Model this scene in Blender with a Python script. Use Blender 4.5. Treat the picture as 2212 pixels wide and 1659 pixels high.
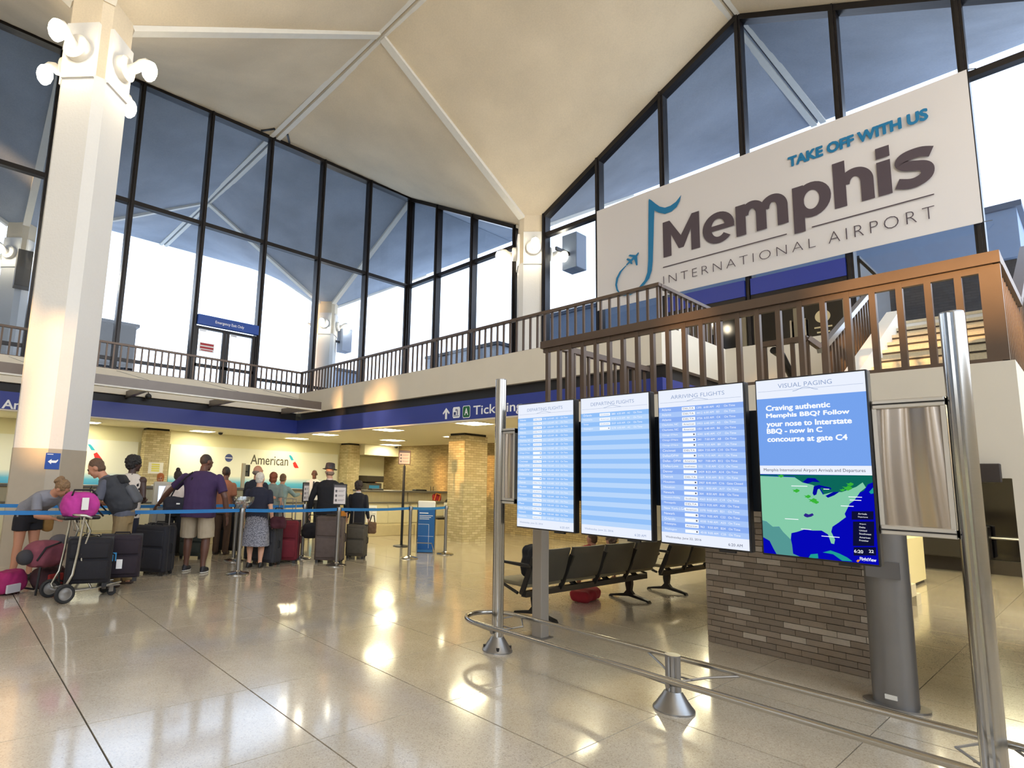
import bpy, bmesh, math, random
from mathutils import Vector, Matrix, Euler, noise
from mathutils.bvhtree import BVHTree
random.seed(7)
S = bpy.context.scene
for o in list(bpy.data.objects): bpy.data.objects.remove(o)
COL = S.collection
PI = math.pi

# ------------------------------------------------------------------ camera
CF, CCX, CCY = 1241.4, 911.9, 863.4            # focal length and principal point in pixels of 2212 x 1659
YAW, PIT, ROL = math.radians(50.295), math.radians(7.928), math.radians(1.9335)
EYE = Vector((0, 0, 1.5))
_r0 = Vector((math.sin(YAW), -math.cos(YAW), 0)); _f0 = Vector((math.cos(YAW), math.sin(YAW), 0))
FWD = _f0*math.cos(PIT) + Vector((0, 0, math.sin(PIT))); _u0 = _r0.cross(FWD)
RGT = _r0*math.cos(ROL) + _u0*math.sin(ROL); DWN = _r0*math.sin(ROL) - _u0*math.cos(ROL)
cd = bpy.data.cameras.new('camera'); cam = bpy.data.objects.new('camera', cd); COL.objects.link(cam)
cd.sensor_width = 36; cd.sensor_fit = 'HORIZONTAL'; cd.lens = 36*CF/2212
cd.shift_x = (1106-CCX)/2212; cd.shift_y = (CCY-829.5)/2212; cd.clip_end = 400
cam.matrix_world = Matrix(((RGT.x, -DWN.x, -FWD.x, EYE.x), (RGT.y, -DWN.y, -FWD.y, EYE.y), (RGT.z, -DWN.z, -FWD.z, EYE.z), (0, 0, 0, 1)))
S.camera = cam
def hit(px, py, ax, v):
    """where the line of sight of a pixel meets the plane axis ax = v"""
    d = RGT*((px-CCX)/CF) + DWN*((py-CCY)/CF) + FWD
    return EYE + d*((v-EYE[ax])/d[ax])
def G(px, py): return hit(px, py, 2, 0)

# ------------------------------------------------------------------ world, sun, exposure
W = bpy.data.worlds.new('sky'); S.world = W; W.use_nodes = True
nt = W.node_tree; nt.nodes.clear()
wo = nt.nodes.new('ShaderNodeOutputWorld'); wb = nt.nodes.new('ShaderNodeBackground')
tc = nt.nodes.new('ShaderNodeTexCoord'); sx = nt.nodes.new('ShaderNodeSeparateXYZ'); rp = nt.nodes.new('ShaderNodeValToRGB')
rp.color_ramp.elements[0].position = 0.0; rp.color_ramp.elements[0].color = (0.93, 0.96, 1.0, 1)
rp.color_ramp.elements[1].position = 0.9; rp.color_ramp.elements[1].color = (0.55, 0.74, 1.0, 1)
nt.links.new(tc.outputs['Generated'], sx.inputs[0]); nt.links.new(sx.outputs['Z'], rp.inputs[0])
nt.links.new(rp.outputs[0], wb.inputs[0]); nt.links.new(wb.outputs[0], wo.inputs[0])
wb.inputs[1].default_value = 3.2
sd = bpy.data.lights.new('sun', 'SUN'); sd.energy = 6.0; sd.color = (1.0, 0.56, 0.22); sd.angle = math.radians(1.6)
SUN = Vector((1.0, 0.20, -0.062)).normalized()
sun = bpy.data.objects.new('sun', sd); COL.objects.link(sun); sun.location = (-30, -6, 12)
sun.rotation_euler = SUN.to_track_quat('-Z', 'Y').to_euler()
S.view_settings.view_transform = 'Standard'; S.view_settings.look = 'None'
S.view_settings.gamma = 1.0; S.view_settings.use_curve_mapping = False
S.view_settings.exposure = 0.42
try:
    S.cycles.max_bounces = 8; S.cycles.transparent_max_bounces = 12; S.cycles.sample_clamp_indirect = 6
    S.cycles.use_denoising = True
except Exception: pass

# ------------------------------------------------------------------ materials
MATS = {}
def srgb(c):
    return tuple(((x/255)/12.92 if x/255 <= 0.04045 else ((x/255+0.055)/1.055)**2.4) for x in c) + (1,)
def mat(name, col, rough=0.6, metal=0.0, spec=0.5, emit=0.0, var=0.0, vscale=8.0, bump=0.0, bscale=40.0, alpha=1.0, ecol=None, coat=0.0, aniso=None):
    """plain procedural surface: colour with noise variation and fine bump"""
    if name in MATS: return MATS[name]
    m = bpy.data.materials.new(name); m.use_nodes = True; MATS[name] = m
    n = m.node_tree.nodes; l = m.node_tree.links; b = n['Principled BSDF']
    c = srgb(col) if max(col) > 1.0 else tuple(col)+(1,)
    b.inputs['Base Color'].default_value = c; b.inputs['Roughness'].default_value = rough
    b.inputs['Metallic'].default_value = metal; b.inputs['Specular IOR Level'].default_value = spec
    if coat: b.inputs['Coat Weight'].default_value = coat; b.inputs['Coat Roughness'].default_value = 0.05
    if emit:
        e = ecol if ecol else col; e = srgb(e) if max(e) > 1.0 else tuple(e)+(1,)
        b.inputs['Emission Color'].default_value = e; b.inputs['Emission Strength'].default_value = emit
    if alpha < 1: b.inputs['Alpha'].default_value = alpha
    if var or bump or aniso:
        t = n.new('ShaderNodeTexCoord'); mp = n.new('ShaderNodeMapping'); l.new(t.outputs['Object'], mp.inputs[0])
        if aniso: mp.inputs['Scale'].default_value = aniso
        if var:
            z = n.new('ShaderNodeTexNoise'); z.inputs['Scale'].default_value = vscale; z.inputs['Detail'].default_value = 5
            l.new(mp.outputs[0], z.inputs[0])
            r = n.new('ShaderNodeMapRange'); r.inputs[1].default_value = 0.25; r.inputs[2].default_value = 0.75
            r.inputs[3].default_value = 1-var; r.inputs[4].default_value = 1+var; l.new(z.outputs[0], r.inputs[0])
            h = n.new('ShaderNodeVectorMath'); h.operation = 'SCALE'; h.inputs[0].default_value = c[:3]
            l.new(r.outputs[0], h.inputs['Scale']); l.new(h.outputs[0], b.inputs['Base Color'])
        if bump:
            z2 = n.new('ShaderNodeTexNoise'); z2.inputs['Scale'].default_value = bscale; z2.inputs['Detail'].default_value = 4
            l.new(mp.outputs[0], z2.inputs[0]); bp = n.new('ShaderNodeBump'); bp.inputs['Strength'].default_value = bump
            bp.inputs['Distance'].default_value = 0.01
            l.new(z2.outputs[0], bp.inputs['Height']); l.new(bp.outputs[0], b.inputs['Normal'])
    return m
def glow(name, col, k=1.0):
    """a surface that gives off light (screens, lamps)"""
    if name in MATS: return MATS[name]
    m = bpy.data.materials.new(name); m.use_nodes = True; MATS[name] = m
    n = m.node_tree.nodes; l = m.node_tree.links; n.clear()
    e = n.new('ShaderNodeEmission'); o = n.new('ShaderNodeOutputMaterial')
    e.inputs[0].default_value = srgb(col) if max(col) > 1.0 else tuple(col)+(1,)
    e.inputs[1].default_value = k; l.new(e.outputs[0], o.inputs[0]); return m
def glassmat(name, tint, refl=0.06):
    if name in MATS: return MATS[name]
    m = bpy.data.materials.new(name); m.use_nodes = True; MATS[name] = m
    n = m.node_tree.nodes; l = m.node_tree.links; n.clear()
    o = n.new('ShaderNodeOutputMaterial'); t = n.new('ShaderNodeBsdfTransparent'); g = n.new('ShaderNodeBsdfGlossy'); x = n.new('ShaderNodeMixShader')
    lw = n.new('ShaderNodeLayerWeight'); pw = n.new('ShaderNodeMath'); pw.operation = 'POWER'; pw.inputs[1].default_value = 5.0
    mu = n.new('ShaderNodeMapRange'); mu.inputs[3].default_value = refl; mu.inputs[4].default_value = 0.7
    l.new(lw.outputs['Facing'], pw.inputs[0])
    t.inputs[0].default_value = tuple(tint)+(1,); g.inputs['Roughness'].default_value = 0.02
    l.new(pw.outputs[0], mu.inputs[0]); l.new(mu.outputs[0], x.inputs[0]); l.new(t.outputs[0], x.inputs[1]); l.new(g.outputs[0], x.inputs[2]); l.new(x.outputs[0], o.inputs[0])
    return m

# ------------------------------------------------------------------ mesh builder
class MB:
    def __init__(s): s.v = []; s.f = []; s.m = []
    def add(s, vs, fs, mi=0):
        k = len(s.v); s.v += [tuple(p) for p in vs]; s.f += [tuple(i+k for i in f) for f in fs]; s.m += [mi]*len(fs); return s
    def box(s, a, b, mi=0):
        x0, x1 = sorted((a[0], b[0])); y0, y1 = sorted((a[1], b[1])); z0, z1 = sorted((a[2], b[2]))
        return s.add([(x0,y0,z0),(x1,y0,z0),(x1,y1,z0),(x0,y1,z0),(x0,y0,z1),(x1,y0,z1),(x1,y1,z1),(x0,y1,z1)],
                     [(0,3,2,1),(4,5,6,7),(0,1,5,4),(1,2,6,5),(2,3,7,6),(3,0,4,7)], mi)
    def cbox(s, c, d, mi=0):
        return s.box([c[i]-d[i]/2 for i in range(3)], [c[i]+d[i]/2 for i in range(3)], mi)
    def rbox(s, a, b, r=0.01, mi=0, n=2):
        """box with rounded edges"""
        bm = bmesh.new(); bmesh.ops.create_cube(bm, size=1)
        c = [(a[i]+b[i])/2 for i in range(3)]; d = [abs(b[i]-a[i]) for i in range(3)]
        for v in bm.verts: v.co = Vector((v.co.x*d[0]+c[0], v.co.y*d[1]+c[1], v.co.z*d[2]+c[2]))
        bmesh.ops.bevel(bm, geom=list(bm.edges), offset=min(r, min(d)*0.45), segments=n, profile=0.5, affect='EDGES')
        s.bm(bm, mi); return s
    def bm(s, bm, mi=0):
        bm.verts.index_update(); s.add([v.co[:] for v in bm.verts], [[v.index for v in f.verts] for f in bm.faces], mi); bm.free(); return s
    def xf(s, M, start=0):
        for i in range(start, len(s.v)): s.v[i] = tuple(M @ Vector(s.v[i]))
        return s
    def tube(s, pts, r, n=10, mi=0, closed=False, caps=True, sx=1.0):
        """tube along a path; r a number or one per point; sx flattens"""
        P = [Vector(p) for p in pts]; m = len(P); R = r if isinstance(r, (list, tuple)) else [r]*m
        rings = []; up = None
        for i in range(m):
            if closed: t = P[(i+1) % m]-P[i-1]
            else: t = P[min(i+1, m-1)]-P[max(i-1, 0)]
            if t.length < 1e-9: t = Vector((0,0,1))
            t.normalize()
            if up is None:
                up = Vector((0,0,1)) if abs(t.z) < 0.9 else Vector((0,1,0))
            a = t.cross(up)
            if a.length < 1e-6: a = t.orthogonal()
            a.normalize(); up = a.cross(t).normalized()
            rings.append([P[i]+(a*math.cos(2*PI*j/n)*sx+up*math.sin(2*PI*j/n))*R[i] for j in range(n)])
        vs = [p for q in rings for p in q]; fs = []
        for i in range(m if closed else m-1):
            for j in range(n):
                a, b = i*n+j, i*n+(j+1) % n; c, d = ((i+1) % m)*n+(j+1) % n, ((i+1) % m)*n+j
                fs.append((a, b, c, d))
        if caps and not closed: fs += [tuple(range(n-1, -1, -1)), tuple((m-1)*n+j for j in range(n))]
        return s.add(vs, fs, mi)
    def lathe(s, prof, c=(0,0,0), n=24, mi=0, ax=2):
        """profile of (radius, height) turned about an axis"""
        vs = []; m = len(prof)
        for r, h in prof:
            for j in range(n):
                a = 2*PI*j/n; p = [r*math.cos(a), r*math.sin(a), h]
                if ax == 0: p = [p[2], p[0], p[1]]
                if ax == 1: p = [p[1], p[2], p[0]]
                vs.append((p[0]+c[0], p[1]+c[1], p[2]+c[2]))
        fs = [(i*n+j, i*n+(j+1) % n, (i+1)*n+(j+1) % n, (i+1)*n+j) for i in range(m-1) for j in range(n)]
        if prof[0][0] > 1e-6: fs.append(tuple(range(n-1, -1, -1)))
        if prof[-1][0] > 1e-6: fs.append(tuple((m-1)*n+j for j in range(n)))
        return s.add(vs, fs, mi)
    def ell(s, c, r, n=16, k=10, mi=0, M=None):
        """ellipsoid"""
        vs = [(0,0,-1)]; fs = []
        for i in range(1, k):
            t = -PI/2+PI*i/k
            for j in range(n): vs.append((math.cos(t)*math.cos(2*PI*j/n), math.cos(t)*math.sin(2*PI*j/n), math.sin(t)))
        vs.append((0,0,1)); L = len(vs)-1
        for j in range(n):
            fs.append((0, 1+(j+1) % n, 1+j)); fs.append((L, L-n+j, L-n+(j+1) % n))
        for i in range(k-2):
            for j in range(n): fs.append((1+i*n+j, 1+i*n+(j+1) % n, 1+(i+1)*n+(j+1) % n, 1+(i+1)*n+j))
        if isinstance(r, (int, float)): r = (r, r, r)
        out = []
        for v in vs:
            p = Vector((v[0]*r[0], v[1]*r[1], v[2]*r[2]))
            if M is not None: p = M @ p
            out.append((p.x+c[0], p.y+c[1], p.z+c[2]))
        return s.add(out, fs, mi)
    def prism(s, poly, a, b, fr, mi=0):
        """flat outline (u, v) extruded from depth a to depth b in frame fr = (origin, u, v, n)"""
        o, u, v, n = fr; k = len(poly)
        vs = [o+u*p[0]+v*p[1]+n*a for p in poly]+[o+u*p[0]+v*p[1]+n*b for p in poly]
        fs = [tuple(range(k-1, -1, -1)), tuple(range(k, 2*k))]+[(i, (i+1) % k, k+(i+1) % k, k+i) for i in range(k)]
        return s.add(vs, fs, mi)
    def build(s, name, mats, parent=None, smooth=None, loc=None, bevel=0):
        me = bpy.data.meshes.new(name); me.from_pydata(s.v, [], s.f)
        if not isinstance(mats, (list, tuple)): mats = [mats]
        for m in mats: me.materials.append(m)
        if len(mats) > 1: me.polygons.foreach_set('material_index', s.m)
        bm = bmesh.new(); bm.from_mesh(me); bmesh.ops.recalc_face_normals(bm, faces=bm.faces); bm.to_mesh(me); bm.free()
        if smooth is not None:
            me.polygons.foreach_set('use_smooth', [True]*len(me.polygons)); me.set_sharp_from_angle(angle=math.radians(smooth))
        me.update(); return link(name, me, parent, loc)
def link(name, me, parent=None, loc=None, rot=None):
    o = bpy.data.objects.new(name, me); COL.objects.link(o)
    if parent is not None: o.parent = parent
    if loc is not None: o.location = loc
    if rot is not None: o.rotation_euler = rot
    return o
def tag(o, label=None, cat=None, group=None, kind=None):
    if label: o['label'] = label
    if cat: o['category'] = cat
    if group: o['group'] = group
    if kind: o['kind'] = kind
    return o
def thing(name, loc=(0,0,0), rz=0.0, label=None, cat=None, group=None, kind=None):
    o = bpy.data.objects.new(name, None); COL.objects.link(o); o.location = loc; o.rotation_euler = (0,0,rz); o.empty_display_size = 0.1
    return tag(o, label, cat, group, kind)
def clone(root, loc=None, rz=None, label=None, group=None):
    r = root.copy(); COL.objects.link(r)
    if loc is not None: r.location = loc
    if rz is not None: r.rotation_euler = (0,0,rz)
    if label: r['label'] = label
    if group: r['group'] = group
    for ch in list(root.children):
        c = ch.copy(); COL.objects.link(c); c.parent = r
        for g in list(ch.children):
            d = g.copy(); COL.objects.link(d); d.parent = c
    return r
def struct(name, mb, m, parent=None, **k):
    o = mb.build(name, m, parent, **k)
    if parent is None: o['kind'] = 'structure'
    return o
def sgroup(name):
    return thing(name, kind='structure')

# writing: a text made into a flat mesh fitted to a box in a frame
def FX(X, n=-1): return (Vector((X,0,0)), Vector((0,n,0)), Vector((0,0,1)), Vector((n,0,0)))   # plane facing -X: u = -Y
def FY(Y): return (Vector((0,Y,0)), Vector((1,0,0)), Vector((0,0,1)), Vector((0,-1,0)))
TXT = {}
def text_mesh(body, bold=0.0, space=1.0, align='LEFT', line=1.0, shear=0.0):
    key = (body, bold, space, align, line, shear)
    if key in TXT: return TXT[key]
    c = bpy.data.curves.new('t', 'FONT'); c.body = body; c.size = 1; c.offset = bold; c.space_character = space
    c.align_x = align; c.space_line = line; c.resolution_u = 3; c.shear = shear
    o = bpy.data.objects.new('t', c); me = o.to_mesh()
    vs = [v.co[:2] for v in me.vertices]; fs = [tuple(p.vertices) for p in me.polygons]; o.to_mesh_clear()
    bpy.data.objects.remove(o); bpy.data.curves.remove(c); TXT[key] = (vs, fs)
    return vs, fs
def put_text(mb, body, fr, u0, v0, u1=None, v1=None, h=None, off=0.003, mi=0, fat=0.0, **k):
    """fit the text into (u0,v0)-(u1,v1); without u1 keep its proportions at height h"""
    vs, fs = text_mesh(body, **k)
    if not vs: return mb
    xa = min(p[0] for p in vs); xb = max(p[0] for p in vs); ya = min(p[1] for p in vs); yb = max(p[1] for p in vs)
    sy = ((v1-v0) if v1 is not None else h)/(yb-ya); sx_ = (u1-u0)/(xb-xa) if u1 is not None else sy
    o, u, v, n = fr
    for q, (dx, dy) in enumerate(((0,0),(-1,0),(1,0),(0,1),(0,-1),(-.7,.7),(.7,-.7),(.7,.7),(-.7,-.7)) if fat else ((0,0),)):   # thicker strokes
        mb.add([o+u*(u0+(p[0]-xa)*sx_+dx*fat)+v*(v0+(p[1]-ya)*sy+dy*fat)+n*(off+q*0.0006) for p in vs], fs, mi)
    return mb
def quad(mb, fr, u0, v0, u1, v1, off=0.002, mi=0):
    o, u, v, n = fr
    return mb.add([o+u*u0+v*v0+n*off, o+u*u1+v*v0+n*off, o+u*u1+v*v1+n*off, o+u*u0+v*v1+n*off], [(0,1,2,3)], mi)
def flat(mb, fr, pts, off=0.002, mi=0):
    o, u, v, n = fr
    return mb.add([o+u*p[0]+v*p[1]+n*off for p in pts], [tuple(range(len(pts)))], mi)
# ================================================================== THE HALL
XL, SXM, YCOL, SYM, ZT, Z0 = 1.35, 11.8, 10.84, 12.1, 12.48, 9.2
XC = XL+SXM; YG = YCOL+SYM/2; AX, AY = SXM/2, SYM/2
XBACK, YBACK = XL-1.5*SXM, YCOL-1.5*SYM
ZF, ZK = 3.65, 3.85            # upper walkway floor, top of its kerb
def roof_z(x, y):
    u = abs((x-XL+AX) % SXM-AX)/AX; v = abs((y-YCOL+AY) % SYM-AY)/AY
    return Z0+(ZT-Z0)*(u+v-u*v)

def terrazzo(name):
    m = bpy.data.materials.new(name); m.use_nodes = True; MATS[name] = m
    n = m.node_tree.nodes; l = m.node_tree.links; b = n['Principled BSDF']
    g = n.new('ShaderNodeNewGeometry'); v = n.new('ShaderNodeTexVoronoi'); v.inputs['Scale'].default_value = 150
    z = n.new('ShaderNodeTexNoise'); z.inputs['Scale'].default_value = 2.2; z.inputs['Detail'].default_value = 6
    l.new(g.outputs['Position'], v.inputs['Vector']); l.new(g.outputs['Position'], z.inputs['Vector'])
    sp = n.new('ShaderNodeSeparateColor'); l.new(v.outputs['Color'], sp.inputs[0])
    r = n.new('ShaderNodeValToRGB'); e = r.color_ramp.elements
    e[0].position = 0.0; e[0].color = srgb((174,161,141)); e[1].position = 1.0; e[1].color = srgb((214,202,182))
    a = e.new(0.2); a.color = srgb((197,184,163)); c = e.new(0.85); c.color = srgb((205,193,172))
    l.new(sp.outputs[0], r.inputs[0])
    mr = n.new('ShaderNodeMapRange'); mr.inputs[1].default_value = 0.3; mr.inputs[2].default_value = 0.7; mr.inputs[3].default_value = 0.9; mr.inputs[4].default_value = 1.07
    l.new(z.outputs[0], mr.inputs[0]); sc = n.new('ShaderNodeVectorMath'); sc.operation = 'SCALE'
    l.new(r.outputs[0], sc.inputs[0]); l.new(mr.outputs[0], sc.inputs['Scale']); l.new(sc.outputs[0], b.inputs['Base Color'])
    b.inputs['Roughness'].default_value = 0.2; b.inputs['Specular IOR Level'].default_value = 0.5; b.inputs['Coat Weight'].default_value = 0.9; b.inputs['Coat Roughness'].default_value = 0.085; b.inputs['Coat IOR'].default_value = 1.5
    z2 = n.new('ShaderNodeTexNoise'); z2.inputs['Scale'].default_value = 7; l.new(g.outputs['Position'], z2.inputs['Vector'])
    bp = n.new('ShaderNodeBump'); bp.inputs['Strength'].default_value = 0.05; bp.inputs['Distance'].default_value = 0.01
    l.new(z2.outputs[0], bp.inputs['Height']); l.new(bp.outputs[0], b.inputs['Normal'])
    return m
def plaster(name, col, stain=0.12):
    m = bpy.data.materials.new(name); m.use_nodes = True; MATS[name] = m
    n = m.node_tree.nodes; l = m.node_tree.links; b = n['Principled BSDF']; b.inputs['Roughness'].default_value = 0.9
    g = n.new('ShaderNodeNewGeometry'); z = n.new('ShaderNodeTexNoise'); z.inputs['Scale'].default_value = 0.6; z.inputs['Detail'].default_value = 7
    z3 = n.new('ShaderNodeTexNoise'); z3.inputs['Scale'].default_value = 30; z3.inputs['Detail'].default_value = 3
    for q in (z, z3): l.new(g.outputs['Position'], q.inputs['Vector'])
    ad = n.new('ShaderNodeMath'); ad.operation = 'MULTIPLY_ADD'; ad.inputs[1].default_value = 0.4; l.new(z3.outputs[0], ad.inputs[0]); l.new(z.outputs[0], ad.inputs[2])
    mr = n.new('ShaderNodeMapRange'); mr.inputs[1].default_value = 0.5; mr.inputs[2].default_value = 0.9; mr.inputs[3].default_value = 1-stain; mr.inputs[4].default_value = 1+stain*0.6
    l.new(ad.outputs[0], mr.inputs[0]); sc = n.new('ShaderNodeVectorMath'); sc.operation = 'SCALE'; sc.inputs[0].default_value = srgb(col)[:3]
    l.new(mr.outputs[0], sc.inputs['Scale']); l.new(sc.outputs[0], b.inputs['Base Color'])
    bp = n.new('ShaderNodeBump'); bp.inputs['Strength'].default_value = 0.25; bp.inputs['Distance'].default_value = 0.01
    l.new(z3.outputs[0], bp.inputs['Height']); l.new(bp.outputs[0], b.inputs['Normal'])
    return m
def brickmat(name, c1, c2, mortar, axis, bw=0.2, bh=0.06):
    """brickwork too far off to tell the bricks apart; axis = direction the wall runs"""
    m = bpy.data.materials.new(name); m.use_nodes = True; MATS[name] = m
    n = m.node_tree.nodes; l = m.node_tree.links; b = n['Principled BSDF']; b.inputs['Roughness'].default_value = 0.85
    g = n.new('ShaderNodeNewGeometry'); s = n.new('ShaderNodeSeparateXYZ'); c = n.new('ShaderNodeCombineXYZ'); t = n.new('ShaderNodeTexBrick')
    l.new(g.outputs['Position'], s.inputs[0])
    if axis == 2:
        a = n.new('ShaderNodeMath'); a.operation = 'ADD'; l.new(s.outputs[0], a.inputs[0]); l.new(s.outputs[1], a.inputs[1]); l.new(a.outputs[0], c.inputs[0])
    else: l.new(s.outputs[axis], c.inputs[0])
    l.new(s.outputs[2], c.inputs[1]); l.new(c.outputs[0], t.inputs['Vector'])
    t.inputs['Scale'].default_value = 1; t.inputs['Brick Width'].default_value = bw; t.inputs['Row Height'].default_value = bh; t.inputs['Mortar Size'].default_value = 0.006
    t.inputs['Color1'].default_value = srgb(c1); t.inputs['Color2'].default_value = srgb(c2); t.inputs['Mortar'].default_value = srgb(mortar)
    l.new(t.outputs['Color'], b.inputs['Base Color'])
    bp = n.new('ShaderNodeBump'); bp.inputs['Strength'].default_value = 0.5; bp.inputs['Distance'].default_value = 0.01; bp.invert = True
    l.new(t.outputs['Fac'], bp.inputs['Height']); l.new(bp.outputs[0], b.inputs['Normal'])
    return m

M_floor = terrazzo('terrazzo')
M_joint = mat('floor joint', (70,64,56), 0.7)
M_ceil = plaster('roof plaster', (222,206,178), 0.11)
M_ext = plaster('outer roof plaster', (160,168,180), 0.2)
M_rib = mat('white rib paint', (225,220,208), 0.6, var=0.03)
M_col = plaster('column paint', (222,219,213), 0.03)
M_colb = mat('beige dado paint', (176,164,146), 0.6, var=0.03)
M_fas = mat('cream fascia', (214,206,190), 0.65, var=0.02, vscale=3)
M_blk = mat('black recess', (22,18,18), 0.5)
M_blue = mat('blue band', (34,52,140), 0.35, spec=0.6)
M_mul = mat('dark bronze mullion', (34,30,30), 0.35, metal=0.3, var=0.1)
M_glass = glassmat('tinted glass', (0.83,0.87,0.925), 0.04)
M_bronze = mat('bronze railing', (92,76,64), 0.36, metal=0.35, var=0.06)
M_soff = mat('soffit white', (222,216,190), 0.8)
M_brick_x = brickmat('taupe brick', (140,122,86), (170,150,108), (122,106,76), 1)
M_brick_p = brickmat('light brick pillar', (174,160,122), (204,192,156), (158,144,110), 2)
M_dkbrick = brickmat('dark outside brick', (52,50,52), (66,62,62), (38,38,42), 1, 0.22, 0.075)
M_conc = mat('terrace concrete', (206,206,204), 0.9, var=0.08)

# ---- floor: slab with separate terrazzo panels
FXL, FYL, TX, TY = 0.853, 1.125, 1.003, 0.97
floor = struct('floor', MB().box((XBACK,YBACK,-0.3), (26,21,-0.012)), M_joint)
tiles = []
for i in range(-18, 26):
    for j in range(-9, 21):
        x0, y0 = FXL+i*TX, FYL+j*TY
        c = Vector((x0+TX/2, y0+TY/2, 0))-EYE
        if x0 < XBACK or y0 < YBACK or x0+TX > 25.9: continue
        d = c.dot(FWD); vis = False
        if d > 0.3:
            px, py = CCX+CF*c.dot(RGT)/d, CCY+CF*c.dot(DWN)/d; m_ = CF/d*0.9; vis = -m_ < px < 2212+m_ and py < 1659+m_
        tiles.append((0 if vis else 1, c.length, x0, y0))
tiles.sort()
tm = MB().box((0.005,0.003,-0.012), (TX-0.005,TY-0.003,0)).v
me = bpy.data.meshes.new('tile'); me.from_pydata(tm, [], [(0,3,2,1),(4,5,6,7),(0,1,5,4),(1,2,6,5),(2,3,7,6),(3,0,4,7)]); me.materials.append(M_floor)
far = MB()
for k, (h_, d_, x0, y0) in enumerate(tiles):
    if k < 290: link('tile', me, floor, (x0, y0, 0))
    else: far.box((x0+0.005,y0+0.003,-0.012), (x0+TX-0.005,y0+TY-0.003,0))
tag(far.build('tile_field', M_floor, floor), kind='stuff')

# ---- roof: umbrella shells, each on its own column
roof = sgroup('ceiling')
def shell(cx, cy, m, nm):
    N = 10; b = MB(); vs = []; q = 2*N+1
    for i in range(q):
        for j in range(q):
            x, y = cx+(i-N)/N*AX*0.998, cy+(j-N)/N*AY*0.998
            u, v = abs(i-N)/N, abs(j-N)/N; vs.append((x, y, Z0+(ZT-Z0)*(u+v-u*v)))
    k = len(vs); vs += [(x, y, z+0.22) for x, y, z in vs]; fs = []
    for i in range(q-1):
        for j in range(q-1):
            a = i*q+j; fs.append((a, a+1, a+q+1, a+q)); fs.append((k+a, k+a+q, k+a+q+1, k+a+1))
    for i in range(q-1):
        for a, c in ((i, i+1), ((q-1)*q+i, (q-1)*q+i+1), (i*q, (i+1)*q), (i*q+q-1, (i+1)*q+q-1)): fs.append((a, c, k+c, k+a))
    b.add(vs, fs)
    b.m = [1 if sum(vs[q][0] for q in f)/len(f) > XC or m is M_ext else 0 for f in fs]
    return b.build(nm, [M_ceil, M_ext], roof, smooth=30)
def strip(p, q, w, t, m, nm='rib'):
    p, q = Vector(p), Vector(q); d = (q-p).normalized(); s_ = d.cross(Vector((0,0,1))).normalized()*w/2; n_ = s_.cross(d).normalized()
    if n_.z > 0: n_ = -n_
    vs = []
    for e in (p, q): vs += [e-s_-n_*0.03, e+s_-n_*0.03, e+s_+n_*t, e-s_+n_*t]
    return MB().add(vs, [(0,1,2,3),(7,6,5,4),(0,4,5,1),(1,5,6,2),(2,6,7,3),(3,7,4,0)]).build(nm, m, roof)
HWC = 0.46
for i in (-1,0,1):
    for j in (-1,0,1):
        cx, cy = XL+i*SXM, YCOL+j*SYM
        out = j == 1
        shell(cx, cy, M_ext if out else M_ceil, 'roof_shell')
        for dx, dy in ((1,0),(-1,0),(0,1),(0,-1)):
            a, e = (AX, HWC) if dx else (AY, HWC)
            zc = Z0+(ZT-Z0)*e/a
            strip((cx+dx*e, cy+dy*e, zc), (cx+dx*AX*0.985, cy+dy*AY*0.985, ZT-0.04), 0.2, 0.07, M_rib)
for k in (-0.5, 0.5):                 # double strips at the seams between shells
    X = XL+k*SXM
    for y0, y1 in ((YBACK, YG-0.15), (YG+0.15, YG+SYM)):
        for s_ in (-0.115, 0.115): strip((X+s_, y0, ZT), (X+s_, y1, ZT), 0.15, 0.06, M_rib, 'seam_strip')
for k in (-0.5,):
    Y = YCOL+k*SYM
    for x0, x1 in ((XBACK, XC-0.12), (XC+0.12, XC+AX)):
        for s_ in (-0.115, 0.115): strip((x0, Y+s_, ZT), (x1, Y+s_, ZT), 0.15, 0.06, M_rib, 'seam_strip')

for s_ in (-1,1): strip((XL+0.5*SXM+s_*0.5,YG-0.2,ZT), (XL+0.5*SXM+s_*0.22,YG-0.6,ZT), 0.06, 0.05, M_mul, 'hanger_bar')
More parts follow.
